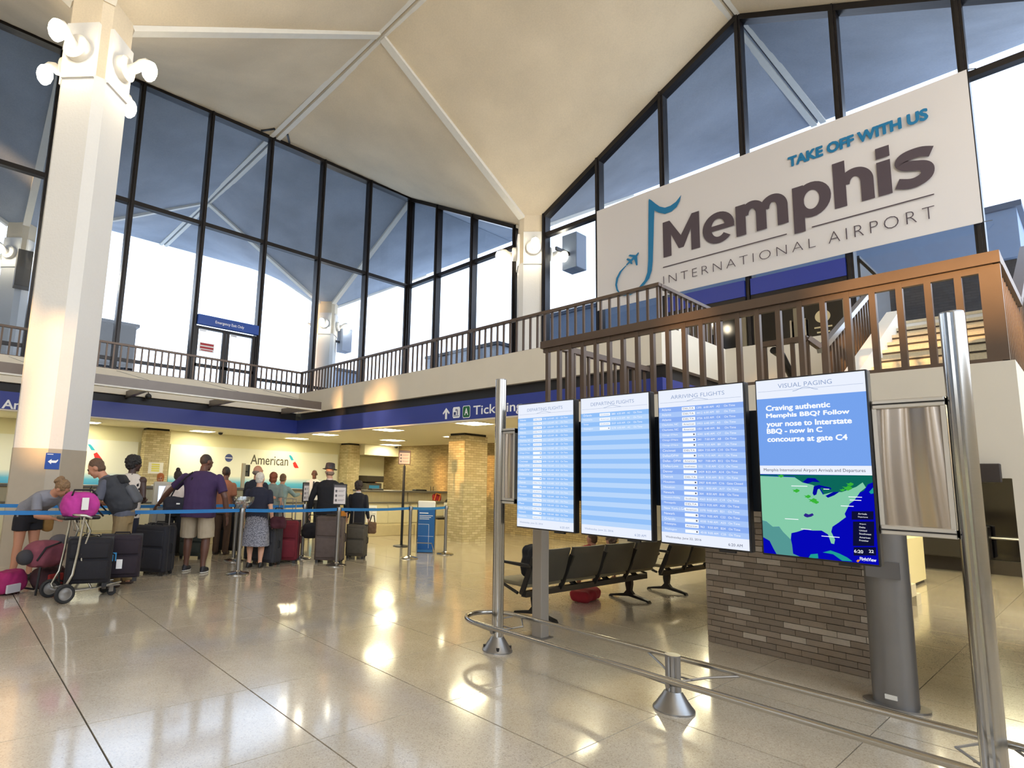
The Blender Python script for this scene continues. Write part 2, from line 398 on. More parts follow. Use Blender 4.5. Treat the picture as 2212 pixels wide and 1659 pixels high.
# ---- columns: chamfered squares turned on their corners, with lamp boxes
def octo(h, c):      # corner strips face +-x and +-y
    return [(h,-c),(h,c),(c,h),(-c,h),(-h,c),(-h,-c),(-c,-h),(c,-h)]
def prism_z(b, poly, z0, z1, mi=0, s1=1.0):
    k = len(poly)
    return b.add([(x,y,z0) for x,y in poly]+[(x*s1,y*s1,z1) for x,y in poly], [tuple(range(k-1,-1,-1)), tuple(range(k,2*k))]+[(i,(i+1)%k,k+(i+1)%k,k+i) for i in range(k)], mi)
M_bulb = glow('lamp glow', (1.0,0.86,0.62), 40.0)
M_lampw = mat('lamp white', (232,226,214), 0.4)
def lamp_mesh():
    """drum on the column face, elbow arm and hanging bulb; face outward = +x"""
    a = MB().lathe([(0.0,-0.02),(0.21,-0.02),(0.21,0.13),(0.17,0.16),(0.0,0.16)], n=24, ax=0)
    pts = [(0.14+0.30*math.sin(t)*0.9, 0, -0.02+0.20*(1-math.cos(t))) for t in [k*PI/2/6 for k in range(7)]]
    pts = [(0.1,0,-0.03),(0.2,0,-0.02),(0.3,0,0.02),(0.37,0,0.08),(0.45,0,0.10),(0.51,0,0.06)]
    e = MB().tube(pts, [0.085,0.085,0.083,0.08,0.075,0.07], 14)
    return a, e, MB().lathe([(0.0,-0.27),(0.05,-0.25),(0.10,-0.19),(0.125,-0.10),(0.12,-0.02),(0.09,0.05),(0.0,0.08)], (0.53,0,0.02), 18)
LA, LE, LB = lamp_mesh()
lamp_data = None
def column(cx, cy, zbase, label, box=None):
    global lamp_data
    t = thing('column', (cx,cy,0), 0, label, 'column', 'flared roof columns')
    prism_z(MB(), octo(0.49,0.09), zbase, 8.0).build('shaft', M_col, t)
    if zbase < 1: prism_z(MB(), octo(0.494,0.091), zbase, 1.78).build('dado', M_colb, t)
    b = MB(); prism_z(b, octo(0.47,0.088), 7.9, Z0+0.35); b.build('capital', M_ceil, t)
    sl = MB()
    for k in range(4):                      # sleeve plates on the four broad faces
        a = PI/4+k*PI/2; c_, s_ = math.cos(a), math.sin(a); d = 0.42
        o = Vector((c_*d, s_*d, 0)); fr = (o, Vector((-s_,c_,0)), Vector((0,0,1)), Vector((c_,s_,0)))
        sl.prism([(-0.285,7.95),(0.285,7.95),(0.285,8.95),(-0.285,8.95)], -0.04, 0.025, fr)
    sl.build('lamp_sleeve', M_col, t)
    if lamp_data is None:
        o = [LA.build('lamp_drum', M_lampw, smooth=35), LE.build('lamp_arm', M_lampw, smooth=60), LB.build('bulb', M_bulb, smooth=60)]
        lamp_data = [q.data for q in o]
        for q in o: bpy.data.objects.remove(q)
    for k in range(4):
        a = PI/4+k*PI/2; p = (math.cos(a)*0.44, math.sin(a)*0.44, 8.42)
        f = link('lamp', lamp_data[0], t, p, (0,0,a))
        link('lamp_arm', lamp_data[1], f); link('bulb', lamp_data[2], f)
    if box:
        (bx_, by_, z0_, z1_, c_) = box
        h_ = MB().rbox((bx_-0.26,by_-0.26,z0_),(bx_+0.26,by_+0.26,z1_),0.02).build('lamp_housing', mat('housing grey %d' % c_[0], c_, 0.5), t)
        MB().box((min(0,bx_),by_-0.03,z0_+0.4),(max(0,bx_),by_+0.03,z0_+0.5)).build('bracket', M_mul, h_)
    return t
column(XL, YCOL, 0, 'big white column with bare globe lamps standing behind the bending woman')
column(XC, YCOL, ZF, 'white column with globe lamps rising from the upper walkway beside the banner', (0.9,-0.9,7.9,9.0,(150,160,176)))
column(XC, YCOL+SYM, ZF, 'outside column with a grey lamp box seen through the glass right of the emergency exit', (0.85,-0.2,7.3,8.4,(120,130,148)))
column(XL, YCOL+SYM, ZF, 'outside column with brown lamp box at the left picture edge', (0.1,-0.8,7.2,8.4,(92,80,66)))
column(XL, YCOL-SYM, 0, 'white column with globe lamps behind the viewer')
column(XC, YCOL-SYM, ZF, 'white column with globe lamps on the walkway past the stair')
column(XL-SXM, YCOL, 0, 'white column with globe lamps further left in the hall')
column(XL-SXM, YCOL-SYM, 0, 'white column with globe lamps at the far back of the hall')

# ---- glass walls
def window_wall(name, pos, axis, runs, tops, z0, ztr, skip=None):
    """pos on the fixed axis; runs = mullion positions; tops(t) roof height"""
    w = sgroup(name)
    def P(t, d, z): return (t, pos+d, z) if axis == 0 else (pos+d, t, z)
    for t in runs:
        zt_ = tops(t)
        b = MB().box(P(t-0.065,-0.12,z0), P(t+0.065,0.12,zt_)); b.box(P(t-0.025,-0.17,z0), P(t+0.025,-0.12,zt_)); b.build('mullion', M_mul, w)
    for a, c in zip(runs[:-1], runs[1:]):
        lo, hi = min(a,c), max(a,c)
        if skip and skip(lo, hi): continue
        MB().box(P(lo+0.065,-0.09,ztr-0.06), P(hi-0.065,0.09,ztr+0.06)).build('transom', M_mul, w)
        ta, tb = tops(lo), tops(hi)
        vs = []
        for d in (-0.13,0.13): vs += [P(lo,d,ta-0.13), P(hi,d,tb-0.13), P(hi,d,tb+0.02), P(lo,d,ta+0.02)]
        MB().add(vs, [(0,1,2,3),(7,6,5,4),(0,4,5,1),(1,5,6,2),(2,6,7,3),(3,7,4,0)]).build('head_rail', M_mul, w)
        MB().box(P(lo+0.065,-0.05,z0), P(hi-0.065,0.05,z0+0.09)).build('sill', M_mul, w)
        vs = []
        for d in (-0.006,0.006): vs += [P(lo+0.06,d,ztr), P(hi-0.06,d,ztr), P(hi-0.06,d,tb-0.1), P(lo+0.06,d,ta-0.1)]
        MB().add(vs, [(0,1,2,3),(7,6,5,4),(0,4,5,1),(1,5,6,2),(2,6,7,3),(3,7,4,0)]).build('pane', M_glass, w)
        MB().box(P(lo+0.06,-0.006,z0+0.05), P(hi-0.06,0.006,ztr)).build('pane', M_glass, w)
    return w
MX = [13.1-1.965*k for k in range(15)]
win1 = window_wall('window_1', YG, 0, MX, lambda t: ZT, ZF, 8.85)
MY1 = [YG, 15.2, 13.35, 11.46]; MY2 = [10.3, 8.47, 6.62, 4.74, 2.93, 1.11, -0.75]
def mid(a): return a
win2 = window_wall('window_2', XC, 1, MY1, lambda t: roof_z(XC, t), ZF, 8.85)
win3 = window_wall('window_3', XC, 1, MY2, lambda t: roof_z(XC, t), ZF, 8.85)
for x0, x1 in zip(MX[1:], MX[:-1]):       # low rail behind the balusters
    if not (5.0 < x0 < 5.4): MB().box((x0+0.065,YG-0.05,4.38), (x1-0.065,YG+0.05,4.47)).build('low_rail', M_mul, win1)
# emergency doors in the glass
dr = thing('door_1', kind='structure')
x0, x1 = MX[4]+0.07, MX[3]-0.07; xm = (x0+x1)/2
for a, c in ((x0, x1),): MB().box((a,YG-0.08,5.68), (c,YG+0.04,5.75)).build('door_head', M_mul, dr)
for a, c in ((x0, xm-0.01), (xm+0.01, x1)):
    b = MB().box((a,YG-0.07,ZF), (a+0.09,YG+0.02,5.68)).box((c-0.09,YG-0.07,ZF), (c,YG+0.02,5.68)).box((a,YG-0.07,ZF), (c,YG+0.02,ZF+0.2)).box((a,YG-0.07,4.55), (c,YG+0.02,4.64))
    leaf = b.build('door_leaf', M_mul, dr)
    MB().box((a+0.05,YG-0.05,4.60), (a+0.3,YG-0.02,4.62)).build('push_bar', mat('steel', (170,170,172), 0.3, metal=0.9), leaf)
    MB().box((a+0.12,YG-0.09,5.6), (a+0.3,YG-0.06,5.66)).build('door_closer', mat('steel', (170,170,172), 0.3, metal=0.9), leaf)
xs = tag(MB().rbox((x0-0.02,YG-0.24,5.76), (x1+0.02,YG-0.14,6.06), 0.01).build('exit_sign', mat('sign blue', (26,72,160), 0.4)), 'blue Emergency Exit Only sign over the glass doors', 'sign')
b = MB(); put_text(b, 'Emergency Exit Only', FY(YG-0.24), 5.80, 5.84, 6.68, 5.95, bold=0.012); b.build('lettering', mat('white print', (240,242,245), 0.5), xs)
nt_ = tag(MB().rbox((5.45,YG-0.085,5.0), (5.88,YG-0.075,5.27), 0.002).build('door_notice', mat('notice white', (232,230,230), 0.6)), 'small red and white notice on the emergency exit door', 'notice')
b = MB(); quad(b, FY(YG-0.085), 5.47, 5.19, 5.86, 5.25); quad(b, FY(YG-0.085), 5.47, 5.09, 5.86, 5.15); quad(b, FY(YG-0.085), 5.50, 5.03, 5.84, 5.06); b.build('red_print', mat('red print', (176,52,60), 0.6), nt_)

# ---- upper walkway: slabs, kerbs, bands
XF, YF, YE = 7.8, 15.0, 4.03           # faces of the walkway edge
slab = sgroup('floor_upper')
sm = MB().box((XBACK,YF+0.1,3.4), (XF,YG+0.1,ZF)).box((XF+0.1,YE+0.1,3.4), (XC+0.2,YG+0.1,ZF)).box((10.1,-1.6,3.4), (XC+0.2,YE+0.1,ZF)).box((9.0,-1.6,3.4), (10.1,1.72,ZF))
sm.build('slab', M_conc, slab)
edge = sgroup('trim_1')
def bands(a, c, face, axis):           # cream kerb, black recess, blue band; face looks to the minus side
    def bx(d0, d1, z0, z1):
        return MB().box((a,face+d0,z0), (c,face+d1,z1)) if axis == 0 else MB().box((face+d0,a,z0), (face+d1,c,z1))
    bx(0, 0.16, 3.27, ZK).build('kerb', M_fas, edge); bx(0.1, 0.2, 3.06, 3.30).build('shadow_gap', M_blk, edge); bx(0.0, 0.1, 2.69, 3.07).build('blue_band', M_blue, edge)
    bx(-0.005, 0.12, 2.66, 2.69).build('band_lip', M_fas, edge)
bands(XBACK, XF, YF, 0); bands(YE, YF, XF, 1); bands(XF+0.16, 9.95, YE, 0)
MB().box((9.95,1.72,3.27), (10.1,YE,ZK)).build('kerb', M_fas, edge)
MB().box((9.95,1.72,1.2), (10.1,YE,3.27)).build('stairwell_wall', M_fas, edge)
soff = sgroup('ceiling_lower')
MB().box((XBACK,YF+0.1,2.72), (XF+0.1,18.2,2.82)).box((XF+0.1,-1.6,2.72), (9.0,0.3,2.82)).box((XF+0.1,YE+0.1,2.72), (13.3,18.2,2.82)).box((10.1,-1.6,2.72),(22,YE+0.1,2.82)).box((13.3,YE,2.72),(22,10,2.82)).build('soffit', M_soff, soff)

# ---- railings
def baluster_rail(name, pts, zb, h, step, label, cat='railing', w=0.075, d=0.05, start=None, bw=0.018):
    """level railing along pts (polyline in plan)"""
    r = thing(name, (pts[0][0], pts[0][1], zb), 0, label, cat, 'bronze railings'); o = Vector((pts[0][0], pts[0][1], 0))
    me_ = None; k = 0
    for (p, q) in zip(pts[:-1], pts[1:]):
        p, q = Vector((p[0],p[1],0)), Vector((q[0],q[1],0)); L = (q-p).length; u = (q-p)/L; s_ = Vector((-u.y,u.x,0))
        b = MB(); fr = (p-o, u, s_, Vector((0,0,1)))
        b.prism([(-w/2,-w/2),(L+w/2,-w/2),(L+w/2,w/2),(-w/2,w/2)], h-d, h, fr); b.build('top_rail', M_bronze, r)
        b = MB(); b.prism([(0,-0.015),(L,-0.015),(L,0.015),(0,0.015)], 0.0, 0.025, fr); b.build('foot_rail', M_bronze, r)
        n = max(1, round(L/step))
        for i in range(n+1):
            if me_ is None:
                bb = MB().cbox((0,0,h/2),(2*bw,2*bw,h-0.03)); ob = bb.build('baluster', M_bronze); me_ = ob.data; bpy.data.objects.remove(ob)
            c = p-o+u*(L*i/n); link('baluster', me_, r, c)
    return r
baluster_rail('walkway_railing', [(XBACK+2,YF+0.09),(XF+0.09,YF+0.09)], ZK, 0.66, 0.156, 'long bronze railing in front of the emergency exit doors')
baluster_rail('walkway_railing', [(XF+0.09,YF),(XF+0.09,YE+0.09)], ZK, 0.66, 0.16, 'bronze railing running from the inner corner to the column and banner', bw=0.016)
baluster_rail('walkway_railing', [(XF+0.18,YE+0.09),(9.95,YE+0.09)], ZK, 0.66, 0.16, 'short bronze railing over the stairwell under the banner', bw=0.016)
def part(name, mb, m, parent, **k):
    """mesh given in world coordinates, hung under an unrotated parent"""
    o = parent; off = Vector((0,0,0))
    while o is not None: off += o.location; o = o.parent
    mb.v = [(a-off.x, b-off.y, c-off.z) for a, b, c in mb.v]
    return mb.build(name, m, parent, **k)
M_steel = mat('brushed steel', (176,174,170), 0.17, metal=1.0, var=0.05, aniso=(3,3,60))
M_frame = mat('silver frame', (206,204,200), 0.3, metal=0.7)
M_alu = mat('grey aluminium', (150,148,146), 0.34, metal=0.85, var=0.04)
M_dark = mat('dark plastic', (20,20,23), 0.4)
M_white = mat('white paint', (228,226,220), 0.5)

# ================================================================== STAIR
XR, ZL, YS0, YS1 = 5.45, 2.43, 0.36, 4.33
st = thing('staircase', (XR,YS0,0), 0, 'cream stair landing with terrazzo steps climbing to the upper walkway', 'stairs')
M_step = mat('terrazzo step', (196,186,160), 0.5, var=0.12, vscale=60)
part('landing', MB().box((XR+0.02,YS0+0.02,2.15), (6.95,YS1,ZL)), M_step, st)
part('landing_fascia', MB().box((XR,YS0,1.64), (XR+0.12,YS1,ZL)).box((XR+0.12,YS1-0.1,1.64), (7.75,YS1,ZL)), M_fas, st)
part('side_wall', MB().box((XR,YS0,0), (XR+0.12,YS0+0.075,1.64)).box((XR+0.12,YS0,0), (9.0,YS0+0.075,ZL)).add([(6.9,YS0,ZL),(9.0,YS0,3.6),(9.0,YS0,ZL),(6.9,YS0+0.075,ZL),(9.0,YS0+0.075,3.6),(9.0,YS0+0.075,ZL)], [(0,1,2),(5,4,3),(0,3,4,1),(1,4,5,2),(2,5,3,0)]), M_fas, st)
M_nose = mat('dark nosing', (60,52,44), 0.6)
for k in range(9):
    x = 6.93+0.26*k; z = ZL+0.1356*(k+1)
    s_ = part('step', MB().box((x,YS0+0.08,z-0.15), (x+0.30,1.55,z-0.02)).box((x-0.015,YS0+0.08,z-0.035), (x+0.3,1.55,z)), M_step, st)
    part('nosing', MB().box((x-0.006,YS0+0.08,z-0.052), (x+0.02,1.55,z-0.034)), M_nose, s_)
poly = [(6.75,ZL),(6.75,2.62),(9.0,3.80),(9.25,3.80),(9.25,3.4),(6.95,2.2)]
part('stringer', MB().prism(poly, 0, 0.13, (Vector((0,1.68,0)), Vector((1,0,0)), Vector((0,0,1)), Vector((0,-1,0)))), M_white, st)
for k in range(16):
    x = 6.95+0.26*k; z = ZL-0.152*(k+1)
    if z > 0.02: part('step', MB().box((x,1.9,max(0,z-0.16)), (x+0.28,3.5,z)), M_step, st)
def bar(b, p, q, w, h=None):
    """square bar between two points, standing upright"""
    p, q = Vector(p), Vector(q); d = (q-p); L = d.length; d.normalize(); s_ = d.cross(Vector((0,0,1)))
    if s_.length < 1e-4: s_ = Vector((1,0,0))
    s_.normalize(); n_ = s_.cross(d); h = h or w
    b.prism([(-w/2,-h/2),(w/2,-h/2),(w/2,h/2),(-w/2,h/2)], 0, L, (p, s_, n_, d)); return b
HR = 0.78
sr = part('front_railing', MB().box((XR+0.0,0.38,ZL+HR-0.085), (XR+0.10,YS1+0.02,ZL+HR)), M_bronze, st)
part('under_rail', MB().box((XR+0.03,0.42,ZL+HR-0.135), (XR+0.07,YS1,ZL+HR-0.085)), M_bronze, sr)
part('foot_rail', MB().box((XR+0.02,0.42,ZL+0.0), (XR+0.08,YS1,ZL+0.03)), M_bronze, sr)
n = 23
for k in range(n+1):
    y = 0.44+(YS1-0.06-0.44)*k/n; w = 0.055 if k == 0 else 0.022
    part('baluster', MB().cbox((XR+0.05,y,ZL+HR/2-0.04), (0.05,2*w if k == 0 else 0.04,HR-0.1)), M_bronze, sr)
part('side_rail', bar(MB(), (XR+0.1,0.42,ZL+HR-0.04), (6.93,0.42,ZL+HR-0.04), 0.08, 0.07), M_bronze, sr)
part('side_rail', bar(MB(), (6.9,0.42,ZL+HR-0.05), (9.0,0.42,ZL+HR+1.06), 0.08, 0.07), M_bronze, sr)
for k in range(26):
    x = XR+0.2+k*0.13; zb = ZL if x < 6.9 else ZL+(x-6.9)*0.53
    part('baluster', MB().cbox((x,0.42,zb+0.37), (0.03,0.03,0.74)), M_bronze, sr)
part('side_rail', bar(MB(), (XR+0.1,YS1-0.06,ZL+HR-0.04), (7.72,YS1-0.12,ZL+HR-0.02), 0.07, 0.07), M_bronze, sr)
for k in range(14):
    part('baluster', MB().cbox((XR+0.24+k*0.155,YS1-0.08,ZL+0.36), (0.03,0.03,0.74)), M_bronze, sr)
za = hit(1690,739,0,6.62).z
ir = part('inner_railing', bar(MB(), (6.62,2.30,za), (6.62,1.88,za), 0.06, 0.055), M_bronze, st)
part('handrail', bar(MB(), (6.62,1.88,za), (6.70,1.80,za-0.09), 0.06, 0.05), M_bronze, ir)
part('handrail', bar(MB(), (6.70,1.80,za-0.12), (9.13,1.80,4.21), 0.06, 0.06), mat('worn steel handrail', (150,150,152), 0.25, metal=0.9), ir)
for k in range(4): part('baluster', MB().cbox((6.62,2.28-k*0.13,(ZL+za)/2), (0.035,0.035,za-ZL)), M_bronze, ir)
for k in range(20):
    x = 6.8+k*0.12; zt = za-0.12+(x-6.7)*(4.21-za+0.12)/2.43; zb = max(ZL, ZL+(x-6.9)*0.52)
    part('baluster', MB().box((x-0.016,1.785,zb), (x+0.016,1.815,zt)), M_bronze, ir)
part('down_rail', MB().tube([(6.64,2.2,za-0.07),(6.85,2.2,za-0.09),(6.98,2.2,za-0.18),(7.6,2.2,za-0.55)], 0.04, 10), M_dark, ir, smooth=50)

# brick pier under the landing, each brick its own block
pier = thing('brick_pier', (6.3,2.0,0), 0, 'taupe brick pier standing behind the flight screens', 'pier')
M_mort = mat('mortar', (112,102,90), 0.95, var=0.06)
part('core', MB().box((6.115,1.25,0), (6.6,2.74,2.15)), M_mort, pier)
brm = [mat('brick taupe %s' % w_, c, 0.85, var=0.10, vscale=30, bump=0.15, bscale=60) for w_, c in (('mid',(152,137,120)),('dark',(134,120,104)),('brown',(142,126,108)),('pale',(182,170,153)))]
PIT_, BL = 0.0545, 0.205; cache = {}
for r_ in range(31):
    y = 2.74; offs = (0.35,0.0,0.62,0.2,0.8)[r_ % 5]*BL
    while y > 1.26:
        ln = BL if y < 2.74 else (offs or BL); ln = min(ln, y-1.25)
        if ln > 0.03:
            ci = random.choice((0,0,1,1,2,3)) if r_ > 1 else random.choice((1,1,2)); key = (round(ln,3), ci)
            if key not in cache:
                ob = MB().box((-0.012,-ln+0.004,0.003), (0.06,0,PIT_-0.003)).build('brick', brm[ci]); cache[key] = ob.data; bpy.data.objects.remove(ob)
            o = link('brick', cache[key], pier, (6.1-6.3+random.uniform(-0.002,0.002), y-2.0, r_*PIT_))
        y -= ln

# ================================================================== LOWER LEVEL WALLS
struct('wall_ticketing', MB().box((XBACK,18.2,0), (13.5,18.4,2.8)), mat('ticketing wall cream', (226,222,190), 0.6))
struct('wall_brick', MB().box((13.3,8.3,0), (13.6,18.2,2.8)), M_brick_x)
struct('wall_east', MB().box((22,-8,0), (22.2,21,3.4)), mat('far wall cream', (214,204,176), 0.7))
wb_ = struct('wall_back', MB().box((XBACK-0.3,YBACK,0), (XBACK,-4.4,ZT+0.3)).box((XBACK-0.3,-4.4,0), (XBACK,-1.7,4.2)).box((XBACK-0.3,-4.4,4.75), (XBACK,-1.7,ZT+0.3)).box((XBACK-0.3,-1.7,0), (XBACK,4.9,ZT+0.3)), M_fas)  # unseen wall, its slot shaped to let sun onto the stair railing
bk = MB()
ops = [(5.0,5.5,2.9,4.3),(5.62,6.42,4.05,5.15),(6.55,7.15,2.7,4.9),(7.3,8.1,4.0,5.15),(8.7,10.1,2.75,4.0)]  # openings cut to drop sun patches on column, kerb and brick
yy = 4.9
for a, c, z0, z1 in ops:
    bk.box((XBACK-0.3,yy,0), (XBACK,a,ZT+0.3)); bk.box((XBACK-0.3,a,0), (XBACK,c,z0)); bk.box((XBACK-0.3,a,z1), (XBACK,c,ZT+0.3)); yy = c
bk.box((XBACK-0.3,yy,0), (XBACK,YG+0.1,ZT+0.3)); struct('wall_back_2', bk, M_fas)
struct('wall_side', MB().box((XBACK,YBACK-0.3,0), (26,YBACK,3.65)).box((XBACK,YBACK-0.3,ZT), (XC,YBACK,ZT+0.3)), M_fas)
struct('wall_glass_return', MB().box((XC-0.1,YBACK,0), (XC+0.1,-0.75,3.65)), M_fas)
# right end of the lower hall: dark closed shopfront
sf = thing('shopfront', (16.6,1.0,0), 0, 'dark closed shopfront beyond the yellow lit floor', 'shopfront')
part('glazing', MB().box((16.65,-1.5,0.2), (16.7,4.4,2.0)), mat('dark shop glass', (10,9,14), 0.08, spec=0.6), sf)
part('header', MB().box((16.55,-1.5,2.0), (16.8,4.4,2.72)), mat('shop header', (58,50,44), 0.5), sf)
part('skirting', MB().box((16.55,-1.5,0), (16.7,4.4,0.28)), mat('dark brown skirting', (52,44,36), 0.5, var=0.1), sf)
part('rail', MB().tube([(16.5,-1.5,0.72),(16.5,4.4,0.72)], 0.025, 8), M_alu, sf)
part('display_case', MB().rbox((16.1,1.7,0.30), (16.5,3.4,0.95), 0.02), mat('dark case', (34,30,26), 0.4), sf)
wbk = thing('low_counter', (11.4,2.6,0), 0, 'cream counter block on the lit floor behind the grey pylon', 'counter')
part('body', MB().rbox((11.3,2.3,0.05), (13.7,2.95,0.80), 0.01), mat('counter cream', (224,212,168), 0.5), wbk)
part('kick', MB().box((11.35,2.32,0), (13.65,2.9,0.05)), M_dark, wbk)
fn = thing('slat_screen', (12.6,3.2,0), 0, 'brown timber slat screen above the cream counter block', 'screen')
for k in range(20): part('slat', MB().box((11.3+k*0.15,3.0,0.0), (11.36+k*0.15,3.05,2.7)), mat('timber slat', (120,94,56), 0.6, var=0.2), fn)
bx_ = tag(part('wall_cabinet', MB().rbox((XR-0.05,0.36+0.12,1.61), (XR,0.80,1.735), 0.006), mat('brown cabinet', (52,44,40), 0.5), thing('roller_box', (XR,0.6,1.6), 0, 'small dark brown box under the edge of the stair landing', 'box')))
# brick pillars
def pillar(x0, x1, y0, y1, label, cap=True):
    t = thing('brick_pillar', ((x0+x1)/2,(y0+y1)/2,0), 0, label, 'pillar', 'brick pillars')
    part('shaft', MB().box((x0,y0,0), (x1,y1,2.66)), M_brick_p, t)
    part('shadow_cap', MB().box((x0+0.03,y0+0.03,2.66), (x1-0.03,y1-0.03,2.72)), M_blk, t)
    return t
pillar(10.17,11.0,10.5,11.1, 'free standing pale brick pillar right of the blue bag sizer')
pillar(4.48,5.15,17.72,18.18, 'brick pillar against the ticket wall behind the spotted blouse woman')
pillar(11.25,11.75,17.6,18.18, 'brick pillar against the ticket wall right of the big airline board')
part('notice', MB().box((4.62,17.70,1.42), (5.02,17.715,1.74)), M_white, tag(thing('paper_notice', (4.8,17.71,1.4), 0, 'white and yellow paper notice taped to the brick pillar', 'notice')))
nn = bpy.data.objects['paper_notice']; b = MB()
for k in range(4): quad(b, FY(17.70), 4.70, 1.66-k*0.06, 4.92, 1.70-k*0.06, 0.003)
part('yellow_print', b, mat('yellow print', (220,214,90), 0.6), nn)
part('bulkhead', MB().box((11.75,17.3,2.33), (13.3,18.18,2.72)), M_soff, tag(thing('bulkhead', (12.5,17.7,2.3), kind='structure')))
# ticket hall lights in the soffit
M_trof = glow('troffer', (1.0,0.90,0.58), 27.0)
tr = None
spots = [(8.6,8.6),(8.6,11.65),(8.6,14.75),(11.0,8.6),(11.0,11.65),(11.0,14.65),(12.5,16.75),(5.95,17.4),(9.0,17.25),(2.9,17.4),(-0.2,17.4),(-3.3,17.4),(11.0,5.6),(8.6,5.6),(12.6,2.4),(12.6,-0.2),(15,1.5),(15,3.8),(15,6.5),(17.5,6.5),(17.5,8.8),(12.6,5.6),(-7,17.4),(10.7,1.1),(10.7,-0.7),(13.7,1.2),(8.45,-0.7)]
names = ['just left of the ticketing sign post','second one back from the ticketing sign','nearest the inner corner of the blue band','hidden behind the flight screens by the ticketing sign','left of the free brick pillar top','in the middle row before the brick wall','nearest the cash machine bulkhead','above the purple shirt man','above the airline name board','left of the big column top board','far left behind the big column','further left beyond the column','over the far end of the beam seats','over the near beam seats','above the cream counter block','right of the cream counter block','in front of the dark shopfront','behind the timber slat screen','in the far hall behind the stair','in the far hall by the end wall','in the far corner of the lower hall','behind the brick pier','at the far left end of the ticket hall','just past the top of the stair, lower hall','right of the stair side wall','between the stair and the shopfront','beside the stair at the right']
for k, (x, y) in enumerate(spots):
    if tr is None:
        tr = thing('ceiling_light', (x,y,2.72), 0, 'recessed ceiling light panel just left of the ticketing sign post', 'light', 'ceiling light panels')
        MB().box((-0.32,-0.32,-0.012),(0.32,-0.29,0.0)).box((-0.32,0.29,-0.012),(0.32,0.32,0.0)).box((-0.32,-0.29,-0.012),(-0.29,0.29,0.0)).box((0.29,-0.29,-0.012),(0.32,0.29,0.0)).build('frame', M_white, tr)
        MB().box((-0.29,-0.29,-0.006),(0.29,0.29,0.0)).build('diffuser', M_trof, tr)
    else: clone(tr, (x,y,2.72), 0, 'recessed ceiling light panel '+(names[k] if k < len(names) else 'out of sight in the lower hall, place %s' % 'abcdefghijklmnop'[k-len(names)]))
for x, y, lb in ((6.35,17.0,'black dome camera on the soffit above the purple shirt man'), (12.95,17.0,'black dome camera near the bulkhead')):
    t = thing('dome_camera', (x,y,2.72), 0, lb, 'camera', 'dome cameras')
    MB().lathe([(0.0,-0.03),(0.09,-0.03),(0.09,0.0),(0.0,0.0)]).build('base', M_white, t)
    MB().lathe([(0.0,-0.10),(0.04,-0.092),(0.065,-0.06),(0.07,-0.03),(0.0,-0.03)]).build('dome', M_dark, t, smooth=60)

# ================================================================== OUTSIDE
struct('terrace', MB().box((-40,YG+0.12,3.2), (13.3,70,3.6)).box((XC+0.21,-40,3.2), (70,70,3.6)), M_conc)
ext_w = thing('sun_blocker', (-24,30,0), 0, 'unseen block added left of the picture to shade the outside columns', 'building')  # added out of view, keeps low sun off the columns outside
part('body', MB().box((-32,17.2,0), (-18,46,13)), mat('blocker panel', (150,150,150), 0.8, var=0.05), ext_w)
part('coping', MB().box((-32.2,17.0,13), (-17.8,46.2,13.3)), mat('dark coping', (84,94,112), 0.5), ext_w)
cc = thing('concourse', (21,8,3.6), 0, 'bluish concourse building with dark brick wall outside the glass', 'building')
part('brick_wall', MB().box((20,1.1,3.6), (28,16,7.45)), M_dkbrick, cc)
part('parapet', MB().box((19.8,1.0,7.45), (28.2,16.2,8.7)), mat('blue grey panel', (128,146,172), 0.6, var=0.04), cc)
part('coping', MB().box((19.7,0.9,8.7), (28.3,16.3,8.85)), mat('dark coping', (84,94,112), 0.5), cc)
ve = thing('vestibule', (14.5,4.8,ZF), 0, 'dark vestibule behind the doors under the banner', 'vestibule')
part('shell', MB().box((15.5,2.95,3.6), (15.7,6.6,6.1)).box((13.4,2.85,3.6), (15.7,2.95,6.1)).box((13.4,6.6,3.6), (15.7,6.7,6.1)).box((13.4,2.85,6.0), (15.7,6.7,6.15)), mat('vestibule dark', (34,28,26), 0.5, var=0.2), ve)
def ext_box(nm, a, c, label, cat, col, lou=None):
    t = thing(nm, ((a[0]+c[0])/2,(a[1]+c[1])/2,a[2]), 0, label, cat)
    part('body', MB().rbox(a, c, 0.05), mat(nm+label[:8], col, 0.8, spec=0.12, var=0.06), t)
    part('cap', MB().box((a[0]-0.08,a[1]-0.08,c[2]), (c[0]+0.08,c[1]+0.08,c[2]+0.12)), mat(nm+'cap', (60,66,76), 0.5), t)
    if lou:
        for k in range(8): part('louvre', MB().box((a[0]+0.3,a[1]-0.03,a[2]+0.5+k*0.2), (c[0]-0.3,a[1]+0.02,a[2]+0.6+k*0.2)), mat(nm+'cap', (60,66,76), 0.5), t)
    return t
ext_box('plant_room', (-9,24,3.6), (5.35,29,7.0), 'dark grey plant room on the terrace behind the big column', 'building', (20,22,26), 1)
ext_box('rooftop_unit', (14.6,20.6,3.6), (16.6,23.2,5.75), 'black rooftop unit outside beyond the railing corner', 'machine', (44,50,60), 1)
ext_box('service_block', (16.4,15.2,3.6), (19.0,19.5,6.9), 'pale grey service block outside left of the walkway column', 'building', (176,186,200))
ext_box('rooftop_unit', (15.0,25.5,3.6), (16.8,27.6,7.0), 'pale domed rooftop unit further out beyond the railing', 'machine', (150,160,176))

